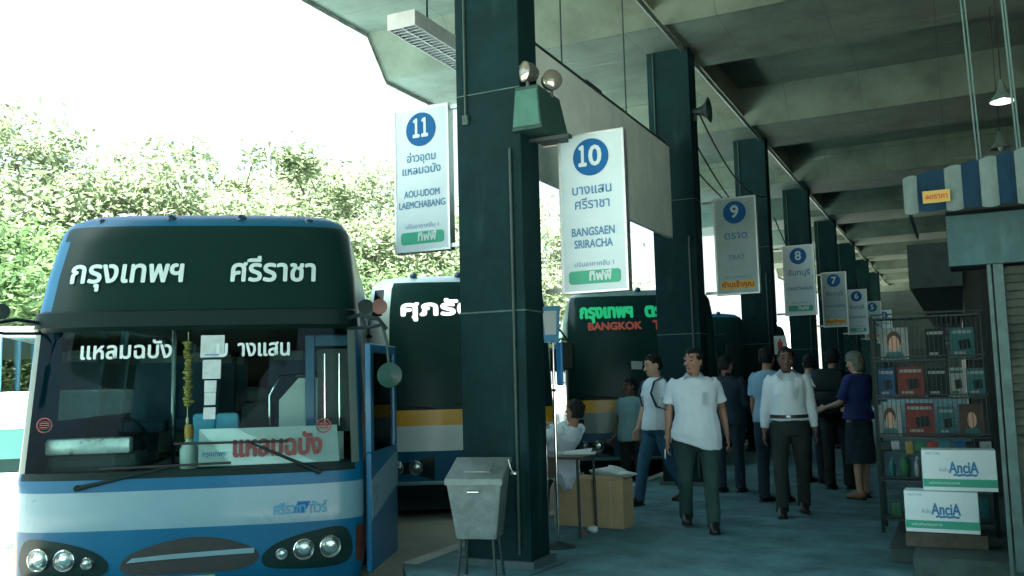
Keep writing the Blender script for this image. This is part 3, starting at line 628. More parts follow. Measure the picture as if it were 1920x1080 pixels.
# ---- buses of the other kind: one dark front over coloured bands
def other_bus(label, loc, rz, bands, txt, gl=-0.976, tab=None, name="coach_bus"):
    t = thing(name, label, "bus", loc, rz, "coach buses nosed in along the platform")
    S = Shell(tab or BUS2_TAB, 10.5, 0.30 if gl < -0.9 else 0.42, 4.0 if gl < -0.9 else 3.0)
    def cls(zone, f, z):
        if zone == "F":
            a = abs(f)
            if z > 1.38:
                if gl > -0.9 and -0.955 < f < -0.80 and 2.62 < z < 2.98: return "g"
                return "f" if (gl < f < 0.976 and z < 3.07) else "t"
            if z < 0.44: return "k"
            if 0.46 < z < 0.86 and a < 0.992: return "l"
            if 1.18 < z < 1.38: return "y"
            return "t" if z > 0.86 else "k"
        if 1.55 < z < 2.55 and f > 1.0 and f < 9.8: return "g"
        if 1.18 < z < 1.38: return "y"
        return "t" if z > 0.80 else "l"
    P = S.build(t, [0.44, 0.46, 0.86, 1.0, 1.18, 1.38, 1.55, 1.8, 2.1, 2.4, 2.55, 2.62, 2.8, 2.98], cls, {"t": ("body", bands[0]), "k": ("lower_bumper", blackp), "l": ("lower_band", bands[2]), "y": ("waist_band", bands[1]), "f": ("windscreen", bands[3]), "g": ("side_window", tintdark)})
    for s in (-1, 1):
        q_ = 0.15 if gl > -0.9 else 0.0; poly = [(s*(1.16-q_), 0.50), (s*(1.16-q_), 0.80), (s*(0.52-q_), 0.80), (s*(0.52-q_), 0.50)]
        h = S.patch("headlight", poly, mat("headlight housing", (0.006, 0.024, 0.022), 0.2, spec=0.25), t, 0.004, 0.02)
        for x in (1.0-q_, 0.76-q_): lamp_round("lamp", S, s*x, 0.655, 0.088, lampchrome, lamplens, h, 0.012)
    b = MB(); b.tube([(x, S.fy(x, 0.46) - 0.03, 0.46) for x in [-1.15 + 0.115*i for i in range(21)]], 0.025, 6); b.done("bumper_strip", busstripe, t)
    for s in (-1, 1):
        S.patch("vent_slot", [(s*0.98, 0.98), (s*1.14, 0.98), (s*1.14, 1.08), (s*0.98, 1.08)], blackp, t, 0.004, 0.01)
    b = MB(); b.cyl((0.6, S.fy(0.6, 1.4)-0.03, 1.40), (-0.1, S.fy(0.1, 1.46)-0.03, 1.47), 0.010, 6); b.cyl((-0.35, S.fy(0.35, 1.4)-0.03, 1.40), (-1.0, S.fy(0.99, 1.46)-0.05, 1.46), 0.010, 6); b.done("wiper", rubber, t)
    for x in (-0.6, 0.0, 0.6):
        b = MB(Matrix.Translation((x, S.fy(x, 3.1) + 0.1, 3.17))); b.ell((0, 0, 0.0), (0.05, 0.08, 0.05)); b.done("marker_lamp", mat("smoked lamp", (0.015, 0.05, 0.10), 0.25), t, True)
    for s in (-1, 1):
        b = MB(); b.tube([(s*1.15, 0.4, 2.35), (s*1.32, 0.1, 2.38), (s*1.40, 0.05, 2.25)], 0.015, 6); b.box((s*1.40-0.09, 0.02, 1.85), (s*1.40+0.09, 0.09, 2.22), 0.03); b.done("mirror", blackp, t)
    b = MB(); b.box((-1.0, 0.2, 0.10), (1.0, 9.9, 0.30)); b.done("underbody", blackp, t)
    if txt == "sup":
        lettering("flash_lettering", [("ศุภรัตน์", -0.14, 2.70, 0.27, 0.014, 1.25)], mat("flash glow white", (0.8, 0.8, 0.8), 0.5, emit=(1.0, 0.93, 0.90), estr=0.12), P["f"], fn=lambda x, z: S.fy(x, z) - 0.012)  # glow stands in for camera flash thrown back by the reflective letters
    if txt == "led":
        lettering("green_lamps", [("กรุงเทพฯ", -0.55, 2.80, 0.30, 0.016, 0.84), ("ตราด", 0.36, 2.80, 0.30, 0.016, 0.54)], mat("green lamp text", (0.01, 0.30, 0.10), 0.5, emit=(0.01, 0.5, 0.20), estr=0.05), P["f"], fn=lambda x, z: S.fy(x, z) - 0.012)
        lettering("red_lamps", [("BANGKOK", -0.42, 2.56, 0.17, 0.008, 0.86), ("TRAT", 0.45, 2.56, 0.20, 0.010, 0.50)], mat("red lamp text", (0.22, 0.06, 0.04), 0.5, emit=(0.5, 0.10, 0.06), estr=0.02), P["f"], fn=lambda x, z: S.fy(x, z) - 0.012)
        for x, z in ((-0.10, 1.93), (0.20, 1.95)): S.patch("paper_notice", [(x-0.09, z-0.07), (x+0.08, z-0.08), (x+0.09, z+0.05), (x-0.09, z+0.06)], mat("dim paper", (0.35, 0.45, 0.44), 0.8), P["f"], 0.006, 0.002)
    wheels(t, 10.5)
    return t
BUS2_TAB = [(0.24, 0.06, 1.16), (0.44, 0.0, 1.23), (0.86, -0.02, 1.245), (1.38, 0.02, 1.245), (2.0, 0.10, 1.23), (2.62, 0.22, 1.22), (2.98, 0.32, 1.18), (3.07, 0.38, 1.14), (3.14, 0.48, 1.05), (3.18, 0.66, 0.88), (3.20, 0.95, 0.6)]
tintdark = glass("dark side glass", (0.10, 0.16, 0.15), 1.0)
other_bus("white and blue bus with yellow waist band and flash-lit reflective Thai name, behind the metal bin", (-5.78, 10.28, ROAD), R(33), (buswhite, busyellow, busblue, wsdark), "sup", gl=-0.76)
other_bus("dark bus with green and red lamp lettering behind the walking people", (-4.52, 13.95, ROAD), R(24), (mat("grey teal paint", (0.13, 0.24, 0.24), 0.4, var=0.1, coat=0.3), busyellow, mat("dark blue paint", (0.02, 0.10, 0.20), 0.4), wsdark), "led")
other_bus("blue topped bus half hidden behind the third column", (-5.3, 20.6, ROAD), R(30), (busblue, buswhite, busblue, wsdark), "")
other_bus("pale bus farthest along the platform beyond sign 8", (-5.3, 26.2, ROAD), R(30), (buswhite, busmint, buswhite, wsdark), "")
# ---- white bus standing out in the sun at the left
wb = thing("city_bus", "white bus with mint waist band standing in full sun at the left edge", "bus", (-12.6, 9.6, ROAD), R(-46))
# its length runs along local x
wx = MB(); LW = 4.2; HB = 2.48
wx.box((-LW, 0, 0.30), (LW, 2.3, 0.86), 0.03); wx.box((-LW, 0.0, 1.32), (LW, 2.3, 1.74), 0.02); wx.box((-LW, 0, 2.36), (LW, 2.3, HB), 0.05)
wx.done("body", buswhite, wb)
b = MB(); b.box((-LW-0.002, -0.003, 1.0), (LW+0.002, 2.303, 1.32)); b.done("mint_band", busmint, wb)
b = MB(); b.box((-LW-0.001, -0.002, 0.862), (LW+0.001, 2.302, 0.998)); b.done("rub_strip", blackp, wb)
for i in range(9):
    x = -LW + i * (2*LW-0.09)/8
    b = MB(); b.box((x, 0.0, 1.742), (x+0.09, 0.05, 2.358)); b.box((x, 2.25, 1.742), (x+0.09, 2.3, 2.358)); b.done("window_post", mat("blue grey post", (0.20, 0.42, 0.55), 0.4), wb)
    if i < 8:
        b = MB(); b.box((x+0.09, 0.02, 1.742), (x + (2*LW-0.09)/8, 0.03, 2.358)); b.done("window_pane", glass("pale bus glass", (0.65, 0.80, 0.82), 1.0), wb)
for x in (-2.6, 2.4):
    b = MB(Matrix.Translation((x, 0.12, 0.44))); b.lathe([(0.25, -0.11), (0.40, -0.10), (0.44, -0.04), (0.44, 0.10), (0.40, 0.135), (0.22, 0.14)], axis='Y', n=22); w = b.done("wheel", rubber, wb, True)
    b = MB(Matrix.Translation((x, 0.12, 0.44))); b.lathe([(0.24, 0.10), (0.2, 0.13), (0.05, 0.10), (0.001, 0.11)], axis='Y', n=22); b.done("rim", alu, w, True)

# ------------------------------------------------------------------ halls closing the platform, and an added shade block
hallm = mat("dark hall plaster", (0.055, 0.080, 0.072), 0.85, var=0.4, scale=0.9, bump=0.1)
th = thing("terminal_wall", "long dark back wall of the terminal behind the stalls", "wall", (3.6, 20, 0))
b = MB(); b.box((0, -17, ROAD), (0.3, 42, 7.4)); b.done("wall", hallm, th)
b = MB()
for i in range(9): b.box((-0.04, -14 + i*5.4, 0.0), (-0.002, -12.2 + i*5.4, 2.5))
b.done("shutter_bay", steeld, th)
th2 = thing("terminal_hall", "dark terminal hall closing the far end of the platform", "hall", (0, 56.9, ROAD))
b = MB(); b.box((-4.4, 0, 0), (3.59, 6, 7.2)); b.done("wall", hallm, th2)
b = MB(); b.box((-3.6, -0.03, 0.3), (-0.6, -0.002, 2.9)); b.done("gate", steeld, th2)
th3 = thing("unseen_shade_block", "unseen block added behind the viewpoint to shade the stall side", "hall", (0, -12.2, ROAD))  # added out of view to keep sky light off the stall and floor
b = MB(); b.box((-0.6, -5, 0), (3.59, 0, 6.9)); b.done("wall", hallm, th3)
b = MB(); b.box((0.3, 0.002, 0.3), (2.3, 0.03, 3.0)); b.done("gate", steeld, th3)
# ------------------------------------------------------------------ market stall on the right
ms = thing("market_stall", "dark market stall with a blue and white striped valance and louvred shutter", "stall", (0.0, 6.62, 0))
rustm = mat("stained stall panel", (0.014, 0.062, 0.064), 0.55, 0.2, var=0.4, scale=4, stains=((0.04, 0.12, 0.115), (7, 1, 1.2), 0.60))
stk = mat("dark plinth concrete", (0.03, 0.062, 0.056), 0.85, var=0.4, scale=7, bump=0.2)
b = MB(); b.box((-0.58, 0.95, 0.0), (3.3, 4.5, 0.10), 0.008); b.box((-0.38, 0.35, 0.0), (3.3, 0.948, 0.16), 0.008); b.done("plinth", stk, ms)
b = MB(); b.box((-0.02, 0.02, 2.12), (2.6, 0.10, 2.46), 0.006); b.box((-0.02, 0.0, 2.12), (2.6, 0.018, 2.15)); b.done("shutter_box", rustm, ms)
pm = mat("scuffed aluminium post", (0.045, 0.095, 0.09), 0.5, 0.3, var=0.35, scale=11)
for x0, x1, z0 in ((0.20, 0.225, 0.10), (0.235, 0.295, 0.16)):
    b = MB(); b.box((x0, 0.03, z0), (x1, 0.09, 2.12), 0.004); b.done("post", pm, ms)
b = MB()
for i in range(36): z = 0.16 + i*0.054; b.hexa([(0.297,0.045,z),(2.6,0.045,z),(2.6,0.075,z),(0.297,0.075,z),(0.297,0.07,z+0.052),(2.6,0.07,z+0.052),(2.6,0.10,z+0.052),(0.297,0.10,z+0.052)])
b.done("shutter", mat("louvre shutter", (0.018, 0.040, 0.036), 0.5, 0.2, var=0.45, scale=6, col2=(0.07, 0.085, 0.06)), ms)
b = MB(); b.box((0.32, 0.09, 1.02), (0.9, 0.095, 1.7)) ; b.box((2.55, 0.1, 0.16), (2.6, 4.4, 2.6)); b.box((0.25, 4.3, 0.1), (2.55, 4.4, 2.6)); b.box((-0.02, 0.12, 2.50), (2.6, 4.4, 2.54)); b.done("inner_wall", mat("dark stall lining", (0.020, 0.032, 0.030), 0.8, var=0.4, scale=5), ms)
# valance
vb = MB(); vblue = mat("faded blue awning cloth", (0.004, 0.045, 0.09), 0.85, var=0.25, scale=10); vwhite = mat("grubby white awning cloth", (0.21, 0.31, 0.29), 0.85, var=0.2, scale=7, stains=((0.22, 0.28, 0.26), (9, 1, 2), 0.60))
aw = thing("awning", "blue and white striped awning with scalloped edge over the market stall", "awning", (-0.26, 6.45, 2.47))
x = 0.0; widths = [0.085, 0.165, 0.10, 0.105, 0.10, 0.10, 0.105, 0.10, 0.10, 0.10, 0.10, 0.10, 0.10, 0.10, 0.10, 0.10]
wave = MB(); blu = MB()
top = lambda q: 0.235 + 0.155*q
for i, w in enumerate(widths):
    m_ = wave if i % 2 == 0 else blu
    n = 5; sag = 0.010 if i % 2 else 0.0
    lo = [(x + w*j/n, sag + (-0.012*math.sin(math.pi*j/n))) for j in range(n+1)]
    P = [m_.v((px, -0.02*math.sin(math.pi*(px-x)/w) + 0.012*math.sin(px*9), pz)) for px, pz in lo]; Q = [m_.v((px, 0.02, top(px) + 0.012*math.sin(math.pi*(px-x)/w))) for px, _ in lo]
    T = [m_.v((px, 1.3, top(px)+0.10)) for px, _ in lo]
    for j in range(n): m_.face([P[j], P[j+1], Q[j+1], Q[j]]); m_.face([Q[j], Q[j+1], T[j+1], T[j]])
    x += w
for mm in (wave, blu): bmesh.ops.solidify(mm.bm, geom=mm.bm.faces[:], thickness=0.006)
wave.done("white_stripe", vwhite, aw); blu.done("blue_stripe", vblue, aw)
b = MB(); b.box((0.115, -0.034, 0.05), (0.275, -0.026, 0.13)); pt_ = b.done("price_label", mat("ochre label", (0.36, 0.26, 0.05), 0.7), aw)
lettering("label_lettering", [("ลดราคา", 0.195, 0.09, 0.05, 0.0012, 0.13)], mat("label red ink", (0.40, 0.05, 0.02), 0.6), pt_, y=-0.035)
b = MB(); b.cyl((0.02, 0.03, 0.20), (1.65, 0.03, 0.45), 0.012, 6); b.cyl((0.02, 0.03, 0.20), (0.02, 1.3, 0.30), 0.012, 6); b.box((0.02, 0.05, 0.0), (0.04, 1.3, 0.02)); b.done("frame", steeld, aw)
for xx, yy, tx, ty in ((0.19, 6.5, 0.06, 6.0), (0.21, 6.5, 0.085, 6.0), (0.42, 6.5, 0.28, 6.0), (0.437, 6.5, 0.295, 6.0)):
    b = MB(); b.tube([(xx, yy, 2.78), ((xx*0.55+tx*0.45)+0.012, (yy+ty)/2, 4.3), (tx, ty, 5.95)], 0.007 if xx > 0.4 else 0.006, 6)
    tag(b.done("hanging_wire", mat("grey wire", (0.06, 0.12, 0.11), 0.6, 0.1)), "thin grey wire holding the striped awning up to the roof", "wire", "wires holding the awning")
# pendant lamps over the stall
def pendant(loc, label, lit):
    t = thing("pendant_lamp", label, "lamp", loc, 0, "pendant lamps over the stalls")
    t.scale = (0.6, 0.6, 1)
    b = MB(); b.lathe([(0.03, 0.22), (0.05, 0.17), (0.08, 0.10), (0.19, 0.02), (0.20, 0.0), (0.185, 0.004), (0.07, 0.09), (0.001, 0.10)], n=22); b.done("lamp_shade", mat("enamel lamp shade", (0.10, 0.16, 0.14), 0.4), t, True)
    b = MB(); b.ell((0, 0, 0.03), (0.05, 0.05, 0.065)); b.done("bulb", mat("lit bulb", (0.9, 0.9, 0.85), 0.3, emit=(0.9, 1.0, 0.95), estr=1.0) if lit else mat("unlit bulb", (0.35, 0.42, 0.40), 0.3), t, True)
    if lit: b = MB(); b.lathe([(0.185, -0.004), (0.15, -0.012), (0.001, -0.014)], n=22); b.done("diffuser", mat("lit diffuser", (0.9, 0.9, 0.88), 0.4, emit=(0.95, 1.0, 0.97), estr=0.25), t, True)
    b = MB(); b.cyl((0, 0, 0.22), (0, 0, 5.9-loc[2]), 0.008, 6); b.done("flex", rubber, t)
pendant((0.55, 10.0, 4.06), "lit pendant lamp with white diffuser above the striped awning", True)
pendant((0.62, 12.4, 4.1), "unlit pendant lamp hanging further down the hall behind the awning", False)
# wire display rack
RY, RX0, RX1 = 8.30, -0.66, 0.19
wr = thing("wire_rack", "tall black wire rack full of magazines and small goods", "rack", (0, RY, 0.10))
for x in (RX0, RX1):
    for dy in (0, 0.34):
        b = MB(); b.box((x-0.014, dy-0.014, 0), (x+0.014, dy+0.014, 1.80)); b.done("post", blackp, wr)
shz = (0.10, 0.42, 0.78, 1.10, 1.42, 1.78)
for z in shz:
    b = MB(); b.box((RX0, 0.0, z), (RX1, 0.34, z+0.012)); b.cyl((RX0, -0.012, z+0.035), (RX1, -0.012, z+0.035), 0.006, 6); b.done("shelf", steeld, wr)
b = MB()
for i in range(24): x = RX0 + (RX1-RX0)*(i+0.5)/24; b.cyl((x, -0.012, 0.80), (x, -0.012, 1.78), 0.0028, 5)
b.done("wire_front", mat("dull wire", (0.02, 0.04, 0.04), 0.6, 0.1), wr)
gcol = {"red": (0.36, 0.05, 0.035), "blue": (0.03, 0.14, 0.36), "teal": (0.06, 0.28, 0.30), "white": (0.52, 0.60, 0.58), "yellow": (0.42, 0.34, 0.07), "green": (0.05, 0.22, 0.10), "pink": (0.62, 0.30, 0.50), "brown": (0.16, 0.09, 0.06), "black": (0.015, 0.02, 0.02)}
for k in list(gcol): gcol[k] = mat(k + " goods print", tuple(q*0.42 + r_ for q, r_ in zip(gcol[k], (0.0, 0.012, 0.012))), 0.5, spec=0.2, var=0.25, scale=18)
def magazine(x, z, w, h, c, label, kind):
    t = thing("magazine", label, "magazine", (x, RY+0.05, z), 0, "magazines in the wire rack")
    b = MB(); b.hexa([(-w/2,0,0),(w/2,0,0),(w/2,0.012,0),(-w/2,0.012,0),(-w/2,0.05,h),(w/2,0.05,h),(w/2,0.062,h),(-w/2,0.062,h)]); b.done("cover", gcol[c], t)
    sl_ = 0.05/h
    if kind == "face":      # a plain portrait print
        b = MB()
        def ov(cx, cz, rx, rz, off): b.face([b.v((cx+rx*math.cos(2*math.pi*i/18), sl_*(cz+rz*math.sin(2*math.pi*i/18))-off, cz+rz*math.sin(2*math.pi*i/18))) for i in range(18)])
        ov(0, h*0.62, w*0.26, h*0.28, 0.002); b.done("hair_print", gcol["brown"], t)
        b = MB(); ov(0, h*0.50, w*0.19, h*0.25, 0.004); b.done("face_print", skinl, t)
        b = MB(); b.face([b.v((px, sl_*pz-0.003, pz)) for px, pz in ((-w*0.38, 0.005), (w*0.38, 0.005), (w*0.26, h*0.24), (-w*0.26, h*0.24))]); b.done("shirt_print", gcol["teal"] if c != "black" else gcol["white"], t)
    else:
        b = MB()
        for px0, pz0, px1, pz1 in ((-0.42, 0.80, 0.42, 0.90), (-0.36, 0.12, 0.1, 0.20)): b.face([b.v((w*px, sl_*h*pz-0.002, h*pz)) for px, pz in ((px0, pz0), (px1, pz0), (px1, pz1), (px0, pz1))])
        b.done("title_print", gcol["white" if c != "white" else "green"], t)
        b = MB(); b.face([b.v((w*px, sl_*h*pz-0.002, h*pz)) for px, pz in ((-0.1, 0.26), (0.34, 0.30), (0.30, 0.62), (-0.18, 0.56))]); b.done("picture_print", gcol["black"], t)
Z1, Z2, Z3 = 0.10+1.435, 0.10+1.115, 0.10+0.795
magazine(-0.49, Z1, 0.22, 0.27, "white", "white magazine with a portrait in the top row of the rack", "face")
magazine(-0.17, Z1, 0.15, 0.25, "black", "dark magazine with a pale title in the top row, beside the portrait", "t")
magazine(0.03, Z1, 0.18, 0.25, "teal", "teal magazine at the right end of the top rack row", "t")
magazine(-0.57, Z2, 0.13, 0.25, "blue", "deep blue magazine in the middle row of the rack", "t")
magazine(-0.38, Z2, 0.20, 0.26, "red", "red magazine with a pale title in the middle row", "t")
magazine(-0.18, Z2, 0.15, 0.24, "black", "black magazine between the red one and the white one", "t")
magazine(-0.03, Z2, 0.11, 0.24, "white", "white magazine with a dark picture in the middle row", "t")
magazine(0.11, Z2, 0.14, 0.23, "teal", "teal magazine at the right end of the middle row", "t")
magazine(-0.56, Z3, 0.18, 0.26, "white", "white magazine with a small portrait in the lowest row", "face")
magazine(-0.33, Z3, 0.22, 0.27, "red", "red magazine with a dark picture in the lowest row", "t")
magazine(-0.13, Z3, 0.13, 0.24, "teal", "teal magazine beside the red one in the lowest row", "t")
magazine(0.06, Z3, 0.18, 0.26, "brown", "brown magazine with a portrait in the lowest row", "face")
def goods(x, y, z, w, h, c, label, shape):
    b = MB()
    if shape == "box": b.box((-w/2, -0.04, 0), (w/2, 0.04, h), 0.006)
    elif shape == "bottle": b.lathe([(w/2, 0), (w/2, h*0.6), (w*0.2, h*0.8), (w*0.2, h)], n=12)
    else: b.ell((0, 0, h*0.5), (w/2, 0.05, h*0.5), 12, 8); b.box((-w*0.2, -0.01, h*0.9), (w*0.2, 0.01, h*1.15))
    ob = b.done({"box": "packet", "bottle": "bottle", "bag": "snack_bag"}[shape], gcol[c], None, True); ob.location = (x, y, z); tag(ob, label, {"box": "packet", "bottle": "bottle", "bag": "snack bag"}[shape], "small goods on the rack shelves")
rr = random.Random(5); zs_ = {0.892: "shelf under the magazines", 0.532: "second shelf from the floor", 0.212: "lowest rack shelf"}
cs = ["teal", "green", "white", "blue", "red", "yellow", "black"]
gi = 0
for z, nm in zs_.items():
    if z == 0.892: continue
    x = RX0 + 0.06
    while x < RX1 - 0.05:
        shp = rr.choice(["box", "bottle", "bag"]); w = rr.uniform(0.05, 0.10); c = cs[gi % 7]
        goods(x + w/2, RY + 0.10, z, w, rr.uniform(0.12, 0.22), c, f"{c} {dict(box='packet', bottle='bottle', bag='snack bag')[shp]} on the {nm} of the wire rack", shp); x += w + 0.02; gi += 1
goods(-0.26, RY-0.09, 0.60, 0.09, 0.16, "pink", "pink snack bag hanging in front of the wire rack", "bag")
nmz = {0.86: "below the magazine rows"}
for z, nm in nmz.items():
    for i in range(9):
        x = RX0 + 0.05 + i*0.093 + rr.uniform(-0.015, 0.015); w, h = rr.uniform(0.055, 0.085), rr.uniform(0.07, 0.13); c = cs[(i*3 + int(z*7)) % 7]
        b = MB(); yy = -0.030 - 0.006*(i % 3); zz_ = -h
        for f0, f1 in ((0, 0.15), (0.15, 0.85), (0.85, 1)):
            t0, t1 = (0.002 if f0 == 0 else 0.014), (0.002 if f1 == 1 else 0.014)
            b.hexa([(-w/2,-t0,zz_*f0),(w/2,-t0,zz_*f0),(w/2,t0,zz_*f0),(-w/2,t0,zz_*f0),(-w/2,-t1,zz_*f1),(w/2,-t1,zz_*f1),(w/2,t1,zz_*f1),(-w/2,t1,zz_*f1)])
        o_ = b.done("packet", gcol[c], None); o_.location = (x, RY + yy, z); o_.rotation_euler = (0, R(rr.uniform(-9, 9)), 0)
        tag(o_, f"{c} packet hanging {nm}, {['at the left post', 'near the left post', 'left of the middle', 'just left of the middle', 'in the middle', 'just right of the middle', 'right of the middle', 'near the right post', 'at the right post'][i]}", "packet", "packets hanging on the wire rack")
# two white cartons
cartw = mat("white carton", (0.52, 0.66, 0.67), 0.6, var=0.04, scale=6); cgreen = mat("carton green", (0.02, 0.30, 0.20), 0.5); cblue = mat("carton blue ink", (0.02, 0.17, 0.36), 0.5)
def carton(loc, rz, label):
    t = thing("carton", label, "carton", loc, rz, "white cartons by the rack")
    b = MB(); b.box((-0.245, 0, 0), (0.245, 0.20, 0.295), 0.004); b.done("box", cartw, t)
    b = MB(); b.box((-0.243, -0.002, 0.028), (0.243, -0.0005, 0.085)); b.box((-0.2475, 0.004, 0.028), (-0.2455, 0.196, 0.085)); b.done("green_band", cgreen, t)
    lettering("brand_lettering", [("AnciA", 0.03, 0.165, 0.115, 0.003, 0.19), ("~~~", 0.04, 0.118, 0.09, 0.004, 0.15), ("ผ้าเย็น", -0.10, 0.15, 0.035, 0.0005, 0.06)], cblue, t, y=-0.001)
    lettering("small_lettering", [("HAND TOWEL", -0.17, 0.268, 0.022, 0, 0.10)], inkblue, t, y=-0.001)
    lettering("band_lettering", [("ผลิตภัณฑ์คุณภาพ", -0.10, 0.056, 0.025, 0, 0.20)], cartw, t, y=-0.003)
carton((-0.19, 7.40, 0.262), R(-1.0), "lower white carton with green band standing on the plinth")
carton((-0.055, 7.44, 0.56), R(1.5), "upper white carton with green band standing on the other carton")
b = MB(); b.box((-0.44, 7.38, 0.16), (0.1, 7.62, 0.258), 0.004); tag(b.done("wooden_step", mat("dark wood", (0.05, 0.05, 0.035), 0.8, var=0.4, scale=12)), "dark wooden block under the lower white carton", "block")
# kiosks further down the hall
for i, y in enumerate((12.5, 18.5, 24.5, 31.0, 38.0)):
    lb = ["nearest dark kiosk behind the wire rack", "second dark kiosk beyond the wire rack", "third dark kiosk along the back wall", "fourth dark kiosk along the back wall", "farthest dark kiosk along the back wall"][i]
    if i == 0:
        k0 = t = thing("kiosk", lb, "kiosk", (0.0, y, 0), 0, "kiosks along the terminal wall")
        b = MB(); b.box((0.1, 0, 0), (3.4, 4.6, 2.7)); b.done("body", mat("dark kiosk boards", (0.030, 0.045, 0.040), 0.8, var=0.4, scale=3), t)
        b = MB(); b.box((-0.5, -0.2, 2.45), (0.098, 4.8, 3.0)); b.done("awning", mat("dark kiosk awning", (0.04, 0.07, 0.07), 0.8, var=0.3), t)
        b = MB(); b.box((0.07, 0.3, 0.9), (0.098, 4.3, 2.1)); b.done("counter_opening", blackp, t)
    else: dup(k0, (0.0, y, 0), None, lb)

# ------------------------------------------------------------------ waste bin
wbn = thing("waste_bin", "tapered metal waste bin on thin legs in front of the first column", "bin", (-3.25, 6.0, 0), R(14))
b = MB(); fb, ft = 0.15, 0.205
b.hexa([(-fb,-0.10,0.30),(fb,-0.10,0.30),(fb,0.12,0.30),(-fb,0.12,0.30),(-ft,-0.15,0.70),(ft,-0.15,0.70),(ft,0.17,0.82),(-ft,0.17,0.82)])
bmesh.ops.bevel(b.bm, geom=b.bm.edges[:], offset=0.006, segments=2, affect='EDGES'); b.done("bucket", galv, wbn)
b = MB(); b.hexa([(-ft-0.012,-0.165,0.69),(ft+0.012,-0.165,0.69),(ft+0.012,0.18,0.83),(-ft-0.012,0.18,0.83),(-ft-0.012,-0.165,0.735),(ft+0.012,-0.165,0.735),(ft+0.012,0.18,0.865),(-ft-0.012,0.18,0.865)]); bmesh.ops.bevel(b.bm, geom=b.bm.edges[:], offset=0.005, segments=2, affect='EDGES'); ld = b.done("lid", galv, wbn)
b = MB(); b.hexa([(-0.10,-0.06,0.768),(0.10,-0.06,0.768),(0.10,0.10,0.830),(-0.10,0.10,0.830),(-0.10,-0.06,0.780),(0.10,-0.06,0.780),(0.10,0.10,0.842),(-0.10,0.10,0.842)]); b.done("flap", mat("dull flap", (0.20, 0.26, 0.25), 0.5, 0.5, var=0.3), ld)
b = MB(); b.tube([(-0.045, -0.135, 0.655), (-0.04, -0.175, 0.645), (0.04, -0.175, 0.645), (0.045, -0.135, 0.655)], 0.007, 8); b.done("handle", chrome, wbn, True)
b = MB(); b.tube([(ft+0.012, 0.05, 0.86), (ft+0.03, 0.05, 0.79), (ft+0.05, 0.05, 0.76)], 0.005, 6); b.lathe([(0.001, 0), (0.03, 0.005), (0.03, 0.02), (0.001, 0.024)], (ft+0.055, 0.05, 0.745)); b.done("ashtray_hook", alu, wbn, True)
for x, y in ((-1, -1), (1, -1), (1, 1), (-1, 1)):
    b = MB(); b.tube([(x*0.12, y*0.09+0.01, 0.31), (x*0.145, y*0.125+0.01, 0)], 0.012, 6); b.done("leg", steeld, wbn)

# ------------------------------------------------------------------ stand signs, desk, carton box
ps = thing("pole_sign", "chrome pole stand with a small placard in a clear blue sleeve beside the column", "sign stand", (-3.205, 7.34, 0))
b = MB(); b.cyl((0, 0, 0.02), (0, 0, 1.78), 0.013, 12); b.done("pole", chrome, ps, True)
b = MB(); b.lathe([(0.15, 0), (0.15, 0.012), (0.05, 0.03), (0.018, 0.05)], n=24); b.done("base", steeld, ps, True)
b = MB(); b.hexa([(-0.075,-0.012,1.76),(0.055,-0.012,1.76),(0.055,0.0,1.76),(-0.075,0.0,1.76),(-0.11,-0.012,2.08),(0.08,-0.012,2.08),(0.08,0.0,2.08),(-0.11,0.0,2.08)]); pf = b.done("placard", mat("blue clear sleeve", (0.12, 0.36, 0.56), 0.2), ps)
b = MB(); b.hexa([(-0.065,-0.0165,1.83),(0.04,-0.0165,1.83),(0.04,-0.0135,1.83),(-0.065,-0.0135,1.83),(-0.085,-0.0165,2.04),(0.05,-0.0165,2.04),(0.05,-0.0135,2.04),(-0.085,-0.0135,2.04)]); b.done("notice", paper, pf)
b = MB(); b.box((0.015, 0.02, 1.38), (0.075, 0.05, 1.76), 0.012); b.done("blue_sleeve_tail", mat("blue plastic strip", (0.02, 0.20, 0.45), 0.4), ps)
b = MB(); b.cyl((-0.0, 0, 1.33), (0, 0, 1.355), 0.018, 10); b.done("clamp", blackp, ps)
p2 = thing("barrier_post", "short thin chrome post standing close to the pole sign", "post", (-3.27, 7.28, 0))
b = MB(); b.cyl((0, 0, 0.02), (0, 0, 0.86), 0.010, 10); b.done("pole", chrome, p2, True)
b = MB(); b.lathe([(0.11, 0), (0.11, 0.01), (0.02, 0.03)], n=20); b.done("base", steeld, p2, True)
wood = mat("dark brown desk wood", (0.055, 0.050, 0.035), 0.5, var=0.3, scale=9)
dk_ = thing("folding_desk", "small dark wooden desk with thin metal legs behind the pole sign", "desk", (-3.62, 8.05, 0), R(4))
b = MB(); b.box((-0.45, -0.28, 0.70), (0.45, 0.30, 0.725), 0.005); b.done("desk_top", wood, dk_)
b = MB(); b.box((-0.43, -0.265, 0.53), (0.20, -0.25, 0.699)); b.done("front_board", wood, dk_)
for x, y in ((-0.40, -0.24), (0.40, -0.24), (0.40, 0.26), (-0.40, 0.26)):
    b = MB(); b.cyl((x, y, 0), (x*0.98, y, 0.70), 0.014, 8); b.done("leg", steeld, dk_)
pg = thing("paper_pad", "open white pad of papers lying on the desk edge", "papers", (-3.30, 8.12, 0.727), R(20))
b = MB(); b.box((-0.15, -0.10, 0), (0.15, 0.10, 0.015), 0.003); b.done("sheets", paper, pg)
b = MB(); b.hexa([(-0.15,-0.09,0.016),(0.10,-0.09,0.016),(0.10,0.09,0.016),(-0.15,0.09,0.016),(-0.13,-0.09,0.020),(0.12,-0.09,0.045),(0.12,0.09,0.045),(-0.13,0.09,0.020)]); b.done("top_sheet", paper, pg)
b = MB(); b.box((-3.98, 7.86, 0.726), (-3.70, 8.05, 0.80), 0.006); tag(b.done("ledger", paper), "thick white ledger on the desk behind the pole", "book")
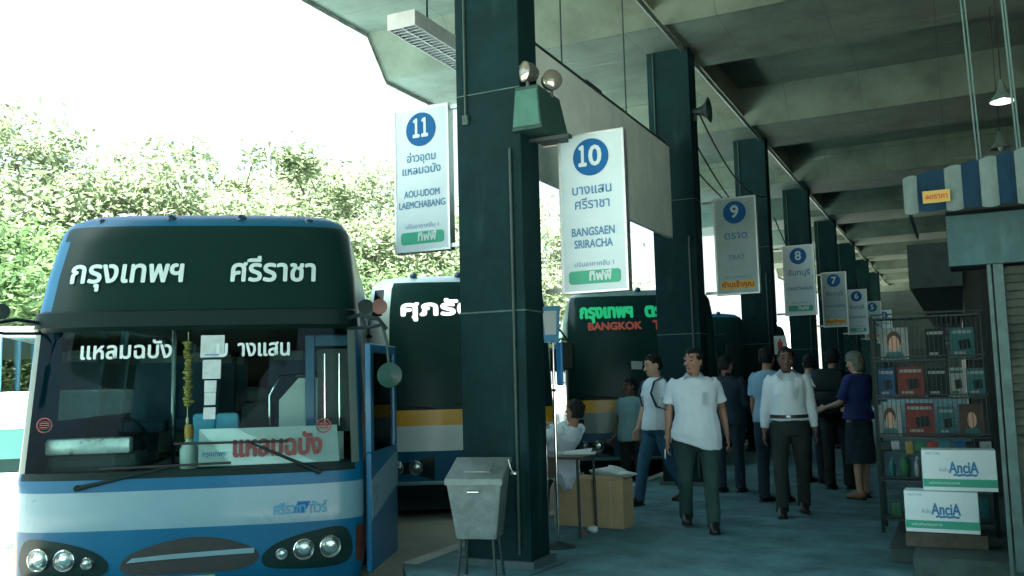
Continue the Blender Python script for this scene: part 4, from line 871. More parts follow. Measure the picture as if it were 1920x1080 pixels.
cardm = mat("brown cardboard", (0.36, 0.27, 0.15), 0.85, var=0.12, scale=5)
cb = thing("cardboard_box", "brown cardboard box with open flaps and clear plastic on top", "box", (-3.33, 8.50, 0), R(-3))
b = MB(); b.box((-0.37, -0.12, 0), (0.37, 0.14, 0.46), 0.003); b.done("body", cardm, cb)
b = MB(); b.hexa([(-0.36,-0.119,0.461),(0.36,-0.119,0.461),(0.36,-0.114,0.461),(-0.36,-0.114,0.461),(-0.36,-0.03,0.50),(0.36,-0.05,0.485),(0.36,-0.045,0.485),(-0.36,-0.025,0.50)]); b.done("flap", cardm, cb)
b = MB(); b.box((0.24, -0.1215, 0.02), (0.246, -0.1202, 0.44)); b.done("tape", mat("pale tape", (0.45, 0.42, 0.30), 0.4), cb)
def crumple(name, c, r, m, label, seed, cat="plastic bag"):
    b = MB(); b.ell((0, 0, 0), r, 22, 14)
    for v in b.bm.verts:
        n = noise.noise_vector(v.co*9 + Vector((seed, 0, 0))); v.co += Vector((n.x*r[0], n.y*r[1], n.z*r[2]))*0.55
    mn = min(v.co.z for v in b.bm.verts)
    for v in b.bm.verts: v.co.z -= mn
    ob = b.done(name, m, None, True, 25); ob.location = c; return tag(ob, label, cat)
clr = glass("clear plastic", (0.72, 0.80, 0.80), 4.0, 0.25)
crumple("plastic_bag", (-3.12, 8.52, 0.462), (0.20, 0.09, 0.05), mat("milky plastic film", (0.42, 0.52, 0.52), 0.3), "crumpled clear plastic bag on the cardboard box", 2.0)
crumple("hanging_bag", (-3.47, 8.10, 0.37), (0.17, 0.08, 0.17), mat("white plastic bag film", (0.46, 0.56, 0.62), 0.5), "white plastic bag hanging under the desk beside its thin leg", 9.0, "bag")
crumple("litter_paper", (-3.17, 8.05, 0.004), (0.05, 0.035, 0.04), paper, "crumpled white paper scrap on the floor under the desk", 5.0, "litter")
b = MB(); b.box((-3.26, 8.0, 0.004), (-3.22, 8.04, 0.03), 0.004); tag(b.done("litter_packet", mat("red packet", (0.35, 0.09, 0.05), 0.6)), "tiny reddish packet on the floor under the desk", "litter")
# small notices further away
nb = thing("fire_notice", "small white notice with a red fire extinguisher emblem on a far column", "notice", (-3.03, 17.20, 1.78))
b = MB(); b.box((-0.02, -0.02, 0), (0.20, 0.0, 0.34)); b.done("plate", paper, nb)
b = MB(); b.prism(rrect(0.045, 0.07, 0.135, 0.24, 0.03), -0.024, -0.021); b.box((0.075, -0.024, 0.24), (0.105, -0.021, 0.285)); b.done("emblem", mat("sign red", (0.45, 0.04, 0.05), 0.5), nb)

# ------------------------------------------------------------------ trees beyond the bus lane
def leafmat(name, c1, c2):
    m = mat(name, c1, 0.6, var=0.5, scale=0.6, col2=c2); b = m.node_tree.nodes["Principled BSDF"]
    t = m.node_tree; tl = t.nodes.new("ShaderNodeBsdfTranslucent"); mx = t.nodes.new("ShaderNodeMixShader"); mx.inputs[0].default_value = 0.45
    src = b.inputs["Base Color"].links[0].from_socket; t.links.new(src, tl.inputs[0]); t.links.new(b.outputs[0], mx.inputs[1]); t.links.new(tl.outputs[0], mx.inputs[2]); t.links.new(mx.outputs[0], t.nodes["Material Output"].inputs[0])
    return m
leafA = leafmat("pale green leaves", (0.13, 0.20, 0.10), (0.32, 0.39, 0.24)); leafB = leafmat("deep green leaves", (0.05, 0.12, 0.05), (0.14, 0.24, 0.09))
bark = mat("grey bark", (0.13, 0.11, 0.09), 0.9, var=0.4, scale=5, bump=0.4, bscale=20)
def tree_meshes(seed, H, RC, zlow, nclump, nleaf, ls, mleaf):
    rn = random.Random(seed); tb = MB(); lb = bmesh.new()
    tb.tube([(0, 0, 0), (0.1, 0.05, H*0.25), (-0.1, 0.1, H*0.5), (0.05, 0, H*0.8)], [0.28, 0.22, 0.15, 0.04], 9)
    for i in range(nclump):
        while True:
            p = Vector((rn.uniform(-1, 1), rn.uniform(-1, 1), rn.uniform(-1, 1)))
            if 0.25 < p.length < 1: break
        n0 = 1 + 0.28*noise.noise(p*1.7 + Vector((seed, 0, 0)))
        c = Vector((p.x*RC*n0, p.y*RC*n0, zlow + (p.z*0.5+0.5)*(H-zlow)*n0))
        if i % 3 == 0: tb.tube([(0, 0, max(H*0.2, c.z*0.55)), c*0.5 + Vector((0, 0, c.z*0.30)), c], [0.09, 0.05, 0.012], 5)
        cr = rn.uniform(0.5, 1.15) * RC * 0.26
        for j in range(int(nleaf * (cr/(RC*0.2)))):
            q = Vector((rn.gauss(0, 0.5), rn.gauss(0, 0.5), rn.gauss(0, 0.33)))*cr + c
            a = Vector((rn.gauss(0, 1), rn.gauss(0, 1), rn.gauss(0, 0.5))).normalized(); n = Vector((rn.gauss(0, .6), rn.gauss(0, .6), 1)).normalized(); w = a.cross(n)
            if w.length < 0.1: continue
            w.normalize(); s = ls*rn.uniform(0.6, 1.4); h = a*s; w = w*s*0.42
            vs = [lb.verts.new(q - h), lb.verts.new(q + w - h*0.1), lb.verts.new(q + h), lb.verts.new(q - w - h*0.1)]; lb.faces.new(vs)
    lm = bpy.data.meshes.new("crown"); lb.to_mesh(lm); lb.free(); lm.materials.append(mleaf)
    tm = tb.mesh("trunk", True); tm.materials.append(bark)
    return tm, lm
TV = [tree_meshes(11, 11.5, 5.2, 2.5, 115, 170, 0.15, leafA), tree_meshes(23, 10.0, 4.6, 2.0, 100, 170, 0.145, leafA), tree_meshes(37, 6.0, 3.0, 0.8, 90, 170, 0.10, leafB)]
def tree(kind, loc, rz, s, label):
    t = thing("broadleaf_tree", label, "tree", (loc[0], loc[1], ROAD), rz, "leafy trees beyond the bus lane"); t.scale = (s, s, s)
    for nm, me in zip(("trunk", "crown"), TV[kind]):
        o_ = bpy.data.objects.new(nm, me); COL.objects.link(o_); o_.parent = t
    return t
def polar(deg, d): return (-d*math.sin(R(deg)), d*math.cos(R(deg)))
for kind, deg, d, rz, s, lb in (
    (0, 57.5, 31, 0.3, 0.84, "tall pale tree at the left edge of the photo"),
    (1, 53, 28, 1.9, 0.92, "pale broad tree left of the blue bus roof's centre"),
    (0, 48.5, 33, 3.1, 0.84, "tall pale tree rising above the middle of the blue bus roof"),
    (1, 44.0, 30, 4.4, 0.89, "pale tree above the right half of the blue bus roof"),
    (0, 40.0, 35, 0.9, 0.86, "pale tree right behind the blue bus roof's right corner"),
    (1, 36.5, 31, 2.6, 0.90, "pale tree left of sign 11"),
    (0, 33.0, 34, 5.2, 0.80, "pale tree behind sign 11"),
    (1, 29.0, 36, 1.1, 0.90, "pale tree behind the first column"),
    (0, 24.5, 40, 2.0, 0.80, "pale tree seen between the first column and sign 10"),
    (2, 59.0, 20, 0.4, 0.92, "deep green low tree at the left edge over the white bus"),
    (2, 54.5, 22, 2.2, 0.86, "deep green low tree behind the blue bus's left corner"),
    (2, 49.5, 24, 4.0, 0.95, "deep green low tree hidden behind the blue bus roof"),
    (2, 44.5, 25, 1.2, 0.80, "deep green small tree behind the middle of the blue bus"),
    (2, 35.0, 26, 5.0, 0.85, "deep green low tree over the second bus roof"),
    (2, 30.5, 28, 3.0, 0.85, "deep green low tree behind the second bus and column")):
    tree(kind, polar(deg, d), rz, s, lb)
bt_ = MB(); bx, by = polar(41.2, 28)
bt_.tube([(bx, by, 6.0), (bx+0.02, by, 8.3), (bx-0.12, by, 8.9), (bx-0.75, by-0.3, 9.9), (bx-1.55, by-0.6, 10.75)], [0.05, 0.04, 0.075, 0.06, 0.02], 6)
bt_.tube([(bx-0.12, by, 8.9), (bx+0.05, by, 9.25)], [0.03, 0.01], 5); tag(bt_.done("bare_branch", mat("dry twig", (0.30, 0.24, 0.21), 0.9)), "bare dry branch sticking up above the tree crowns", "branch")
# pale block far beyond
bd_ = thing("far_building", "pale far building with a strip of windows seen between the columns", "building", (-13.5, 52, ROAD), R(10))
b = MB(); b.box((-6, 0, 0), (9, 8, 3.2)); b.box((-6, 0.3, 3.2), (9, 8, 4.6)); b.done("wall", mat("pale far plaster", (0.62, 0.64, 0.62), 0.8, var=0.1), bd_)
for i in range(7):
    b = MB(); b.box((-5.4+i*2.1, -0.03, 1.2), (-4.0+i*2.1, -0.002, 2.5)); b.done("window", mat("grey window", (0.14, 0.20, 0.22), 0.2), bd_)

# ------------------------------------------------------------------ people
def remesh(mb, voxel, smooth=2, wr=0.0, seed=0.0, wscale=9):
    """fuse overlapping closed shapes into one continuous surface"""
    me = mb.mesh("raw"); o_ = bpy.data.objects.new("raw", me); COL.objects.link(o_)
    md = o_.modifiers.new("r", 'REMESH'); md.mode = 'VOXEL'; md.voxel_size = voxel
    if smooth: sm = o_.modifiers.new("s", 'SMOOTH'); sm.factor = 0.5; sm.iterations = smooth
    dg = bpy.context.evaluated_depsgraph_get(); out = bpy.data.meshes.new_from_object(o_.evaluated_get(dg))
    bpy.data.objects.remove(o_); bpy.data.meshes.remove(me)
    if wr:
        for v, nrm in zip(out.vertices, [Vector(n.vector) for n in out.vertex_normals]):
            q = v.co * wscale; v.co += nrm * wr * (noise.noise(Vector((q.x, q.y, q.z*0.55)) + Vector((seed, 0, 0))) + 0.5*noise.noise(q*2.3 + Vector((0, seed, 0))))
    out.polygons.foreach_set("use_smooth", [True]*len(out.polygons))
    return out
def person(label, loc, rz, Hh=1.70, sk=None, legs=((0, 0), (0, 0)), arms=((0.05, 0.10, 0.15), (0.05, 0.10, 0.15)), lean=0.0, head=(0.0, 0.0), belly=0.0, width=1.0,
           shirt=None, shirt_len=0.86, sleeve=0.6, trousers=None, skirt=None, shoes=None, hair="short", hair_m=None, seat=False, collar=True, fine=0.006, trouser_len=1.0, seed=1.0, barefoot=False, tucked=False, hem=0.0, cat="person", group="people on the platform"):
    t = thing("person", label, cat, (0, 0, 0), 0, group)
    k = Hh/1.70; sk = sk or skin; hair_m = hair_m or hairm
    hipz = 0.90
    Rl = Matrix.Rotation(-lean, 4, 'X')            # torso leans towards -y
    hip = Vector((0, 0, hipz))
    T = lambda p: hip + (Rl.to_3x3() @ (Vector(p) - hip))
    Hd = Matrix.Translation(T((0, 0.0, 1.475))) @ Rl @ Matrix.Rotation(head[0], 4, 'Z') @ Matrix.Rotation(-head[1], 4, 'X') @ Matrix.Translation((0, 0, 0.105))
    foot = []
    legJ = []
    for s, (th_, kn) in zip((-1, 1), legs):
        h = Vector((s*0.09*width, 0, hipz)); a = Vector((s*0.02, -math.sin(th_), -math.cos(th_))).normalized(); kn_p = h + a*0.43
        c_ = Vector((s*0.0, -math.sin(th_-kn), -math.cos(th_-kn))).normalized(); an = kn_p + c_*0.40
        legJ.append((h, kn_p, an, c_)); foot.append(an.z - 0.08)
    dz = -min(foot) if not seat else -min(foot)
    armJ = []
    for s, (fw, out_, el) in zip((-1, 1), arms):
        sh = T((s*0.172*width, 0.01, 1.372)); A = Rl.to_3x3() @ Vector((s*math.sin(out_), -math.sin(fw)*math.cos(out_), -math.cos(fw)*math.cos(out_)))
        e_ = sh + A*0.285; A2 = Rl.to_3x3() @ Vector((s*math.sin(out_*0.6), -math.sin(fw+el), -math.cos(fw+el))).normalized(); w_ = e_ + A2*0.245
        armJ.append((sh, e_, w_, A, A2))
    X3 = Vector((1, 0, 0))
    # ---- body
    b = MB()
    def tl(lv, off=0.0, front=0.0, bl=b):
        pts = [T((0, cy - (front*f if f else 0), z)) for z, rx, ry, cy, f in lv]
        bl.tube(pts, [((rx + off)*(width if z < 1.46 else 1), ry + off + front*f*0.6) for z, rx, ry, cy, f in lv], 18, flat=(1, 0, 0))
    TOR = [(0.84, 0.10, 0.07, 0, 0), (0.90, 0.150, 0.10, 0.0, 0.2), (1.0, 0.145, 0.098, 0, 0.9), (1.10, 0.138, 0.095, 0, 1.0), (1.22, 0.152, 0.105, 0, 0.55), (1.33, 0.165, 0.102, 0.005, 0.15), (1.39, 0.150, 0.085, 0.01, 0), (1.435, 0.085, 0.06, 0.012, 0), (1.452, 0.05, 0.05, 0.012, 0)]
    tl(TOR, -0.012, belly)
    nk = [T((0, 0.015, 1.41)), T((0, 0.01, 1.47)), Hd @ Vector((0, 0.012, -0.045))]
    b.tube(nk, [0.058, 0.052, 0.052], 14)
    hp = [(-0.118, 0.022, 0.020, -0.058), (-0.108, 0.036, 0.036, -0.050), (-0.085, 0.052, 0.060, -0.030), (-0.05, 0.064, 0.078, -0.014), (-0.01, 0.071, 0.090, -0.006), (0.03, 0.075, 0.097, 0.0), (0.065, 0.072, 0.094, 0.004), (0.095, 0.056, 0.074, 0.006), (0.112, 0.030, 0.042, 0.006), (0.118, 0.008, 0.012, 0.006)]
    bh = MB(Hd); bh.tube([(0, cy, z) for z, rx, ry, cy in hp], [(rx, ry) for z, rx, ry, cy in hp], 20, flat=(1, 0, 0))
    bh.tube([(0, -0.088, 0.022), (0, -0.103, -0.008), (0, -0.116, -0.030), (0, -0.098, -0.040)], [0.008, 0.011, 0.016, 0.012], 8)   # nose
    bh.ell((-0.033, -0.083, 0.034), (0.028, 0.014, 0.009)); bh.ell((0.033, -0.083, 0.034), (0.028, 0.014, 0.009))                    # brow
    bh.ell((0, -0.092, -0.068), (0.026, 0.012, 0.011)); bh.ell((0, -0.078, -0.098), (0.022, 0.015, 0.014))                          # lips, chin
    for s in (-1, 1): bh.ell((s*0.074, 0.012, -0.002), (0.011, 0.020, 0.032)); bh.ell((s*0.045, -0.066, -0.022), (0.020, 0.018, 0.018))
    tmp = bpy.data.meshes.new("t"); bh.bm.to_mesh(tmp); bh.bm.free(); b.bm.from_mesh(tmp); bpy.data.meshes.remove(tmp)
    for s, (sh, e_, w_, A, A2) in zip((-1, 1), armJ):
        b.tube([sh - A*0.02, sh + A*0.10, e_ - A*0.02, e_ + A2*0.05, w_ - A2*0.05, w_ + A2*0.01], [0.036, 0.040, 0.036, 0.038, 0.027, 0.024], 12)
        F = Rl.to_3x3() @ Vector((0, -1, 0)); F = (F - A2*F.dot(A2)); F = F.normalized() if F.length > 0.2 else X3.copy()
        N = A2.cross(F).normalized()
        b.tube([w_ - A2*0.01, w_ + A2*0.03, w_ + A2*0.085, w_ + A2*0.095], [(0.022, 0.016), (0.036, 0.016), (0.041, 0.014), (0.036, 0.011)], 12, flat=F)
        inw = N * (1 if N.dot(Vector((-s, 0, 0))) > 0 else -1)
        for fi, ln in enumerate((0.070, 0.080, 0.075, 0.058)):
            p0 = w_ + A2*0.085 + F*(0.030 - 0.020*fi); c1 = (A2 + inw*0.22).normalized(); c2 = (A2 + inw*(0.65 + 0.12*fi)).normalized(); c3 = (A2*0.6 + inw).normalized()
            b.tube([p0 - A2*0.02, p0, p0 + c1*ln*0.42, p0 + c1*ln*0.42 + c2*ln*0.33, p0 + c1*ln*0.42 + c2*ln*0.33 + c3*ln*0.25], [0.0088, 0.0090, 0.0086, 0.0078, 0.0062], 8)
        p0 = w_ + A2*0.03 + F*0.028; d1 = (A2*0.7 + F*0.65 + inw*0.3).normalized(); d2 = (A2 + F*0.2 + inw*0.3).normalized()
        b.tube([p0 - d1*0.015, p0 + d1*0.035, p0 + d1*0.035 + d2*0.032], [0.012, 0.0105, 0.0078], 8)
    for s, (h, kp, an, c_) in zip((-1, 1), legJ):
        b.tube([h + Vector((0, 0, 0.02)), h.lerp(kp, 0.5), kp, kp.lerp(an, 0.35), an], [0.078, 0.066, 0.050, 0.050, 0.036], 12)
        b.tube([an + Vector((0, 0.035, -0.035)), an + Vector((0, 0.0, -0.025)), an + Vector((0, -0.09, -0.05)), an + Vector((s*0.005, -0.165, -0.062))], [(0.030, 0.036), (0.036, 0.042), (0.042, 0.026), (0.034, 0.014)], 12, flat=(1, 0, 0))
    body = link("body", remesh(b, fine, 2), sk, t)
    # ---- face details
    b = MB(Hd)
    for s in (-1, 1): b.ell((s*0.032, -0.0875, 0.010), (0.014, 0.008, 0.0055))
    b.done("eyes", mat("dark eyes", (0.015, 0.012, 0.010), 0.2), body, True)
    b = MB(Hd)
    for s in (-1, 1): b.tube([(s*0.014, -0.099, 0.038), (s*0.034, -0.0985, 0.045), (s*0.054, -0.085, 0.040)], [0.0035, 0.0045, 0.003], 6)
    b.done("eyebrows", hair_m, body)
    b = MB(Hd); b.tube([(-0.022, -0.098, -0.067), (0, -0.1045, -0.0665), (0.022, -0.098, -0.067)], [0.002, 0.0045, 0.002], 6); b.done("mouth", mat("lip tone", (0.16, 0.06, 0.05), 0.5), body)
    # ---- hair
    b = MB(Hd)
    if hair != "none":
        hl = [(-0.055, 0.070, 0.050, 0.050), (-0.02, 0.080, 0.064, 0.044), (0.025, 0.084, 0.082, 0.030), (0.058, 0.083, 0.100, 0.006), (0.088, 0.070, 0.090, 0.004), (0.112, 0.050, 0.066, 0.006), (0.130, 0.022, 0.03, 0.008)]
        if hair == "bob": hl = [(-0.13, 0.070, 0.035, 0.055), (-0.10, 0.085, 0.052, 0.050)] + [(z, rx+0.006, ry+0.006, cy) for z, rx, ry, cy in hl]
        if hair == "tied": hl = [(z, rx+0.003, ry+0.003, cy) for z, rx, ry, cy in hl]
        if hair == "thin": hl = [(-0.05, 0.062, 0.040, 0.048), (-0.01, 0.076, 0.058, 0.044), (0.04, 0.079, 0.078, 0.030), (0.08, 0.070, 0.078, 0.018), (0.116, 0.040, 0.05, 0.016), (0.124, 0.01, 0.015, 0.015)]
        b.tube([(0, cy, z) for z, rx, ry, cy in hl], [(rx, ry) for z, rx, ry, cy in hl], 22, flat=(1, 0, 0))
        if hair == "tied": b.tube([(0, 0.09, 0.03), (0, 0.13, 0.01), (0, 0.135, -0.06), (0, 0.12, -0.14)], [0.02, 0.032, 0.028, 0.008], 10)
        link("hair", remesh(b, 0.007, 1, 0.010, seed, 38), hair_m, body)
    else: b.bm.free()
    # ---- shirt
    if shirt:
        b = MB()
        if tucked: lv = [(shirt_len - 0.02, 0.158, 0.110, 0, 0.85)]
        else: lv = [(shirt_len - 0.03, 0.186, 0.140, 0, 0.80), (max(shirt_len + 0.03, 0.90), 0.182, 0.134, 0, 0.95), (1.0, 0.168, 0.116, 0, 1.0)]
        lv += [(z, rx + 0.006, ry + 0.008, cy, f) for z, rx, ry, cy, f in TOR if z > 1.05 and z < 1.44]
        tl(lv, 0.012 + (0.008 if not tucked else 0.004), belly, b)
        b.tube([T((0, 0.012, 1.40)), T((0, 0.012, 1.445))], [(0.085*width, 0.072), (0.062, 0.060)], 14, flat=(1, 0, 0))
        for s, (sh, e_, w_, A, A2) in zip((-1, 1), armJ):
            P = [sh - A*0.035 - X3*s*0.03, sh + A*0.02, sh + A*0.10]; rr_ = [0.052, 0.058, 0.060]
            if sleeve >= 1.0: P += [e_, e_ + A2*0.08, w_ - A2*0.035]; rr_ += [0.055, 0.052, 0.038]
            else: P += [sh + A*(0.285*sleeve)]; rr_ += [0.071]
            b.tube(P, rr_, 14)
        sme = remesh(b, 0.010, 2, 0.011, seed, 8)
        if hem:
            for v in sme.vertices:
                if v.co.z < 1.0 and abs(v.co.x) < 0.24: v.co.z -= hem * (1.0 - v.co.z) / 0.2 * (v.co.x / 0.17 + 0.12*math.sin(v.co.x*25))
        smesh = link("shirt", sme, shirt, body)
        if collar:
            bv = BVHTree.FromPolygons([v.co.copy() for v in sme.vertices], [tuple(p.vertices) for p in sme.polygons])
            def onto(x, z, lift):
                h = bv.ray_cast(Vector((x, -1, z)), Vector((0, 1, 0)))[0]; return (x, (h.y if h else -0.1) - lift, z)
            b = MB(); zz = [shirt_len + 0.04 + (1.36 - shirt_len - 0.04)*i/10 for i in range(11)]
            A_ = [b.v(onto(-0.014, z, 0.003)) for z in zz]; B_ = [b.v(onto(0.016, z, 0.004)) for z in zz]
            for i in range(10): b.face([A_[i], A_[i+1], B_[i+1], B_[i]])
            b.done("placket", shirt, smesh, True)
            b = MB(); px = (0.055, 0.085, 0.115); pz = (1.17, 1.21, 1.25, 1.29)
            G = [[b.v(onto(x, z, 0.004)) for x in px] for z in pz]
            for i in range(3):
                for k_ in range(2): b.face([G[i][k_], G[i][k_+1], G[i+1][k_+1], G[i+1][k_]])
            bmesh.ops.solidify(b.bm, geom=b.bm.faces[:], thickness=0.003); b.done("pocket", shirt, smesh, True)
        if collar:
            b = MB()
            for s in (-1, 1):
                pts = [T((s*0.008, -0.092, 1.405)), T((s*0.050, -0.066, 1.462)), T((s*0.068, 0.02, 1.482)), T((s*0.02, 0.082, 1.488))]
                low = [T((s*0.045, -0.132, 1.352)), T((s*0.102, -0.086, 1.420)), T((s*0.104, 0.02, 1.438)), T((s*0.02, 0.105, 1.450))]
                vs1 = [b.v(p) for p in pts]; vs2 = [b.v(p) for p in low]
                for i in range(3): b.face([vs1[i], vs1[i+1], vs2[i+1], vs2[i]])
            bmesh.ops.solidify(b.bm, geom=b.bm.faces[:], thickness=0.005); b.done("collar", shirt, smesh, True)
    # ---- trousers / skirt
    if trousers:
        b = MB()
        tl([(0.80, 0.12, 0.10, 0, 0.2), (0.88, 0.163, 0.118, 0.004, 0.35), (0.96, 0.158, 0.112, 0, 0.6), (1.01, 0.154, 0.108, 0, 0.7)], 0.004, belly*0.8, b)
        for s, (h, kp, an, c_) in zip((-1, 1), legJ):
            end = kp.lerp(an, trouser_len) + c_*(0.035 if trouser_len >= 1 else 0)
            b.tube([h + Vector((0, 0, 0.03)), h.lerp(kp, 0.3), h.lerp(kp, 0.7), kp, kp.lerp(end, 0.5), end], [0.096*width, 0.098*width, 0.080, 0.070, 0.067, 0.066], 14)
        tm_ = link("trousers", remesh(b, 0.011, 2, 0.008, seed + 4), trousers, body)
        if tucked:
            b = MB(); lv = [(0.985, 0.160, 0.114, 0, 0.65), (1.02, 0.159, 0.113, 0, 0.7)]
            tl(lv, 0.024, belly, b); b.done("belt", mat("black leather", (0.012, 0.014, 0.013), 0.4), tm_, True)
            b = MB(); c0 = T((0, -0.112 - belly*1.2 - 0.025, 1.0)); b.box((c0.x-0.022, c0.y-0.004, c0.z-0.014), (c0.x+0.022, c0.y+0.006, c0.z+0.014), 0.003); b.done("buckle", chrome, tm_)
    if skirt:
        b = MB(); b.tube([(0, 0, 0.40), (0, 0, 0.62), (0, 0, 0.86), (0, 0, 1.0)], [(0.185, 0.15), (0.18, 0.145), (0.17, 0.125), (0.145, 0.105)], 20, flat=(1, 0, 0)); link("skirt", remesh(b, 0.011, 2, 0.012, seed + 9), skirt, body)
    if shoes:
        for s, (h, kp, an, c_) in zip((-1, 1), legJ):
            b = MB(); b.tube([an + Vector((0, 0.062, -0.035)), an + Vector((0, 0.045, -0.022)), an + Vector((0, -0.02, -0.015)), an + Vector((0, -0.11, -0.042)), an + Vector((0, -0.185, -0.055)), an + Vector((0, -0.20, -0.06))], [(0.022, 0.03), (0.040, 0.048), (0.046, 0.056), (0.049, 0.036), (0.036, 0.024), (0.016, 0.012)], 14, flat=(1, 0, 0))
            sh_ = link("shoe", remesh(b, 0.009, 2), shoes, body)
            b = MB(); b.prismz([(an.x + q*0.045*wd, an.y + yy) for q, yy, wd in ((-1, 0.055, 0.8), (1, 0.055, 0.8), (1, -0.05, 1.0), (1.05, -0.13, 1.05), (0.7, -0.19, 1.0), (-0.7, -0.19, 1.0), (-1.05, -0.13, 1.05), (-1, -0.05, 1.0))], an.z - 0.084, an.z - 0.062); b.done("sole", rubber, sh_)
    # stand it in place
    for ch in t.children: ch.location = (0, 0, dz*k); ch.scale = (k, k, k)
    t.location = loc; t.rotation_euler = (0, 0, rz)
    return t, [(Matrix.Translation(loc) @ Matrix.Rotation(rz, 4, 'Z') @ Matrix.Translation((0, 0, dz*k)) @ Matrix.Scale(k, 4)) @ (w_ + A2*0.12) for (sh, e_, w_, A, A2) in armJ], Matrix.Translation(loc) @ Matrix.Rotation(rz, 4, 'Z') @ Matrix.Translation((0, 0, dz*k)) @ Matrix.Scale(k, 4)
cwhite = mat("white cotton", (0.55, 0.68, 0.74), 0.9, var=0.05, scale=9); cpale = mat("pale blue cotton", (0.20, 0.36, 0.46), 0.9, var=0.06, scale=9); cgreyb = mat("grey blue tee cloth", (0.16, 0.32, 0.36), 0.9, var=0.12, scale=9)
tgreen = mat("dark green grey trousers", (0.020, 0.060, 0.058), 0.9, var=0.2, scale=10); tblack = mat("black trousers", (0.010, 0.024, 0.020), 0.85, var=0.25, scale=10); jeans = mat("blue jeans cloth", (0.015, 0.085, 0.15), 0.9, var=0.25, scale=12); navy = mat("navy cloth", (0.008, 0.030, 0.048), 0.9, var=0.25, scale=10); dcloth = mat("blue black cloth", (0.008, 0.026, 0.028), 0.9, var=0.25, scale=10)
royal = mat("royal blue cloth", (0.010, 0.028, 0.14), 0.85, var=0.2, scale=9); sky_ = mat("sky blue cloth", (0.14, 0.42, 0.62), 0.9, var=0.1, scale=9); shoeb = mat("black shoe leather", (0.012, 0.018, 0.017), 0.35)
greyhair = mat("greying fair hair", (0.13, 0.15, 0.11), 0.6, var=0.3, scale=60, bump=0.4, bscale=120)
def faceto(loc, px_dir): return px_dir
p, hands, M1 = person("heavy man in an untucked white short-sleeved shirt walking with a cigarette in his hand", (-2.30, 8.62, 0), R(18), 1.70, skin, ((-0.20, 0.22), (0.26, 0.10)), ((0.02, 0.16, 0.12), (-0.45, 0.22, 0.55)), 0.0, (R(-34), 0.05), 0.075, 1.18, cwhite, 0.84, 0.68, tgreen, None, shoeb, "short", None, False, True, 0.006, 1.0, 1.3, hem=0.045)
b = MB(); h0 = hands[0]; b.cyl(h0 + Vector((-0.01, -0.02, 0.03)), h0 + Vector((-0.005, -0.05, -0.055)), 0.0055, 8); tag(b.done("cigarette", paper), "thin white cigarette held by the heavy man", "cigarette")
p, hands, M2 = person("slim youth in a white top and blue jeans with a dark shoulder strap", (-3.14, 10.05, 0), R(-38), 1.70, skinl, ((0.30, 0.10), (-0.28, 0.25)), ((0.15, 0.10, 0.2), (-0.15, 0.10, 0.2)), 0.02, (R(-8), -0.18), 0.0, 0.90, cwhite, 0.88, 0.55, jeans, None, shoeb, "short", None, False, False, 0.006, 1.0, 2.3)
bp = thing("backpack", "dark backpack with a shoulder strap worn by the slim youth", "backpack"); bp.matrix_world = M2
b = MB(); b.box((-0.14, 0.12, 1.0), (0.14, 0.26, 1.40), 0.05); b.done("bag", navy, bp, True)
b = MB(); b.tube([(0.10, 0.14, 1.40), (0.11, 0.05, 1.455), (0.115, -0.08, 1.40), (0.12, -0.135, 1.27), (0.14, -0.08, 1.12), (0.13, 0.13, 1.05)], [(0.006, 0.020)]*6, 8); b.tube([(-0.10, 0.14, 1.40), (-0.11, 0.05, 1.455), (-0.115, -0.08, 1.40), (-0.12, -0.135, 1.27), (-0.14, -0.08, 1.12), (-0.13, 0.13, 1.05)], [(0.006, 0.020)]*6, 8); b.done("strap", navy, bp, True)
person("man in a white long-sleeved shirt and black trousers walking towards the viewer", (-1.62, 9.75, 0), R(8), 1.71, skind, ((0.24, 0.10), (-0.16, 0.20)), ((0.06, 0.15, 0.14), (-0.06, 0.16, 0.14)), 0.0, (R(6), -0.02), 0.02, 1.06, cwhite, 0.98, 1.0, tblack, None, shoeb, "short", None, False, True, 0.006, 1.0, 3.3, tucked=True)
person("man in a grey blue tee standing on the lane before the lettered bus", (-4.27, 12.5, ROAD), R(-15), 1.71, skind, ((0.05, 0.0), (-0.05, 0.0)), ((0.05, 0.14, 0.35), (0.05, 0.14, 0.3)), 0.0, (R(-30), 0.0), 0.03, 1.02, cgreyb, 0.86, 0.7, tblack, None, shoeb, "short", None, False, False, 0.008, 1.0, 4.3)
person("clerk in white bent over the small desk, seen from the side", (-3.93, 8.9, 0), R(-105), 1.66, skin, ((1.45, 1.45), (1.45, 1.45)), ((0.75, 0.12, 0.75), (0.70, 0.12, 0.7)), 0.55, (0.0, -0.3), 0.02, 1.05, cwhite, 0.90, 1.0, mat("white work trousers", (0.60, 0.70, 0.76), 0.9, var=0.06), None, shoeb, "short", None, True, False, 0.008, 1.0, 5.3)
so = thing("stool", "dark round stool under the clerk in white", "stool", (-3.93, 8.9, 0))
b = MB(); b.lathe([(0.15, 0.37), (0.16, 0.385), (0.16, 0.40), (0.001, 0.405)]); b.done("seat", steeld, so, True)
for a in range(4):
    b = MB(); b.cyl((0.10*math.cos(a*math.pi/2), 0.10*math.sin(a*math.pi/2), 0.37), (0.15*math.cos(a*math.pi/2), 0.15*math.sin(a*math.pi/2), 0), 0.011, 8); b.done("leg", steeld, so)
person("man in a pale blue shirt seen from behind beside the walking man in white", (-1.97, 10.6, 0), R(160), 1.73, skin, ((0.05, 0.0), (-0.05, 0.0)), ((0.05, 0.14, 0.7), (0.05, 0.12, 0.2)), 0.0, (R(10), 0.0), 0.0, 1.0, cpale, 0.90, 0.75, navy, None, shoeb, "short", None, False, False, 0.008, 1.0, 6.3)
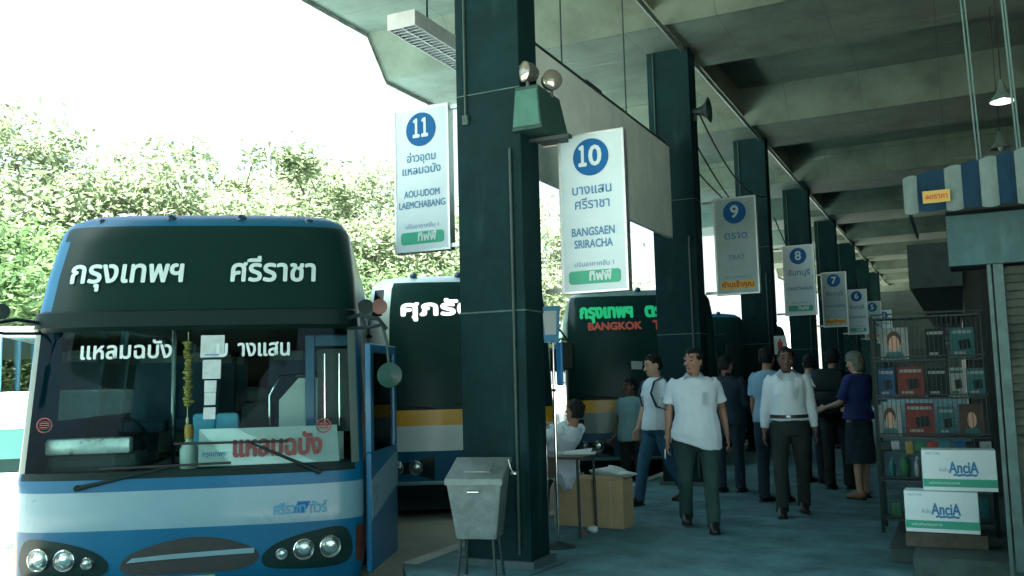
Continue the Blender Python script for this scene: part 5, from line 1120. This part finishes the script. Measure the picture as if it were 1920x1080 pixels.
person("person in a sky blue shirt half hidden behind the man in black trousers", (-1.80, 12.6, 0), R(150), 1.66, skinl, ((0.05, 0.0), (-0.05, 0.0)), ((0.05, 0.12, 0.2), (0.05, 0.12, 0.2)), 0.0, (R(50), 0.0), 0.0, 1.0, sky_, 0.88, 0.7, navy, None, shoeb, "short", None, False, False, 0.008, 1.0, 7.3)
p, hands, M8 = person("person in dark clothes seen from behind carrying a big black backpack", (-1.42, 12.0, 0), R(172), 1.72, skin, ((0.05, 0.0), (-0.08, 0.0)), ((0.15, 0.14, 0.8), (0.15, 0.14, 0.8)), 0.05, (R(15), 0.0), 0.0, 1.05, dcloth, 0.86, 0.9, tblack, None, shoeb, "short", None, False, False, 0.008, 1.0, 8.3)
bq = thing("backpack", "big black backpack with white piping on the person in dark clothes", "backpack"); bq.matrix_world = M8
b = MB(); b.box((-0.20, 0.10, 0.86), (0.20, 0.36, 1.46), 0.08); b.box((-0.16, 0.34, 0.90), (0.16, 0.42, 1.2), 0.05); b.done("bag", blackp, bq, True)
b = MB(); b.tube([(0.19, 0.33, 1.34), (0.16, 0.37, 1.28), (0.13, 0.375, 1.24)], 0.012, 6); b.tube([(0.15, 0.425, 1.12), (0.12, 0.44, 1.02), (0.08, 0.43, 0.93)], 0.013, 6); b.done("piping", mat("white reflective piping", (0.85, 0.85, 0.85), 0.3), bq, True)
person("woman with fair hair in a blue top and long dark skirt, seen from the side", (-1.08, 11.15, 0), R(-128), 1.66, skinl, ((0.06, 0.0), (-0.06, 0.0)), ((0.30, 0.10, 0.95), (0.30, 0.10, 1.0)), 0.03, (R(10), -0.2), 0.0, 0.95, royal, 0.94, 0.85, None, navy, mat("tan sandals", (0.25, 0.13, 0.08), 0.6), "bob", greyhair, False, False, 0.008, 1.0, 9.3)
person("person in navy work clothes standing with back turned behind the heavy man", (-2.62, 11.35, 0), R(175), 1.66, skin, ((0.04, 0.0), (-0.04, 0.0)), ((0.10, 0.16, 0.9), (0.10, 0.16, 0.9)), 0.0, (R(-20), 0.0), 0.03, 1.15, navy, 0.86, 1.0, navy, None, shoeb, "short", None, False, True, 0.008, 1.0, 10.3)
person("distant person in dark clothes waiting under sign 7", (-2.2, 18.5, 0), R(30), 1.68, skin, ((0.1, 0.0), (-0.1, 0.0)), ((0.10, 0.14, 0.3), (0.10, 0.14, 0.3)), 0.0, (0, 0.0), 0.0, 1.0, dcloth, 0.86, 0.7, tblack, None, shoeb, "short", None, False, False, 0.010, 1.0, 12.3)
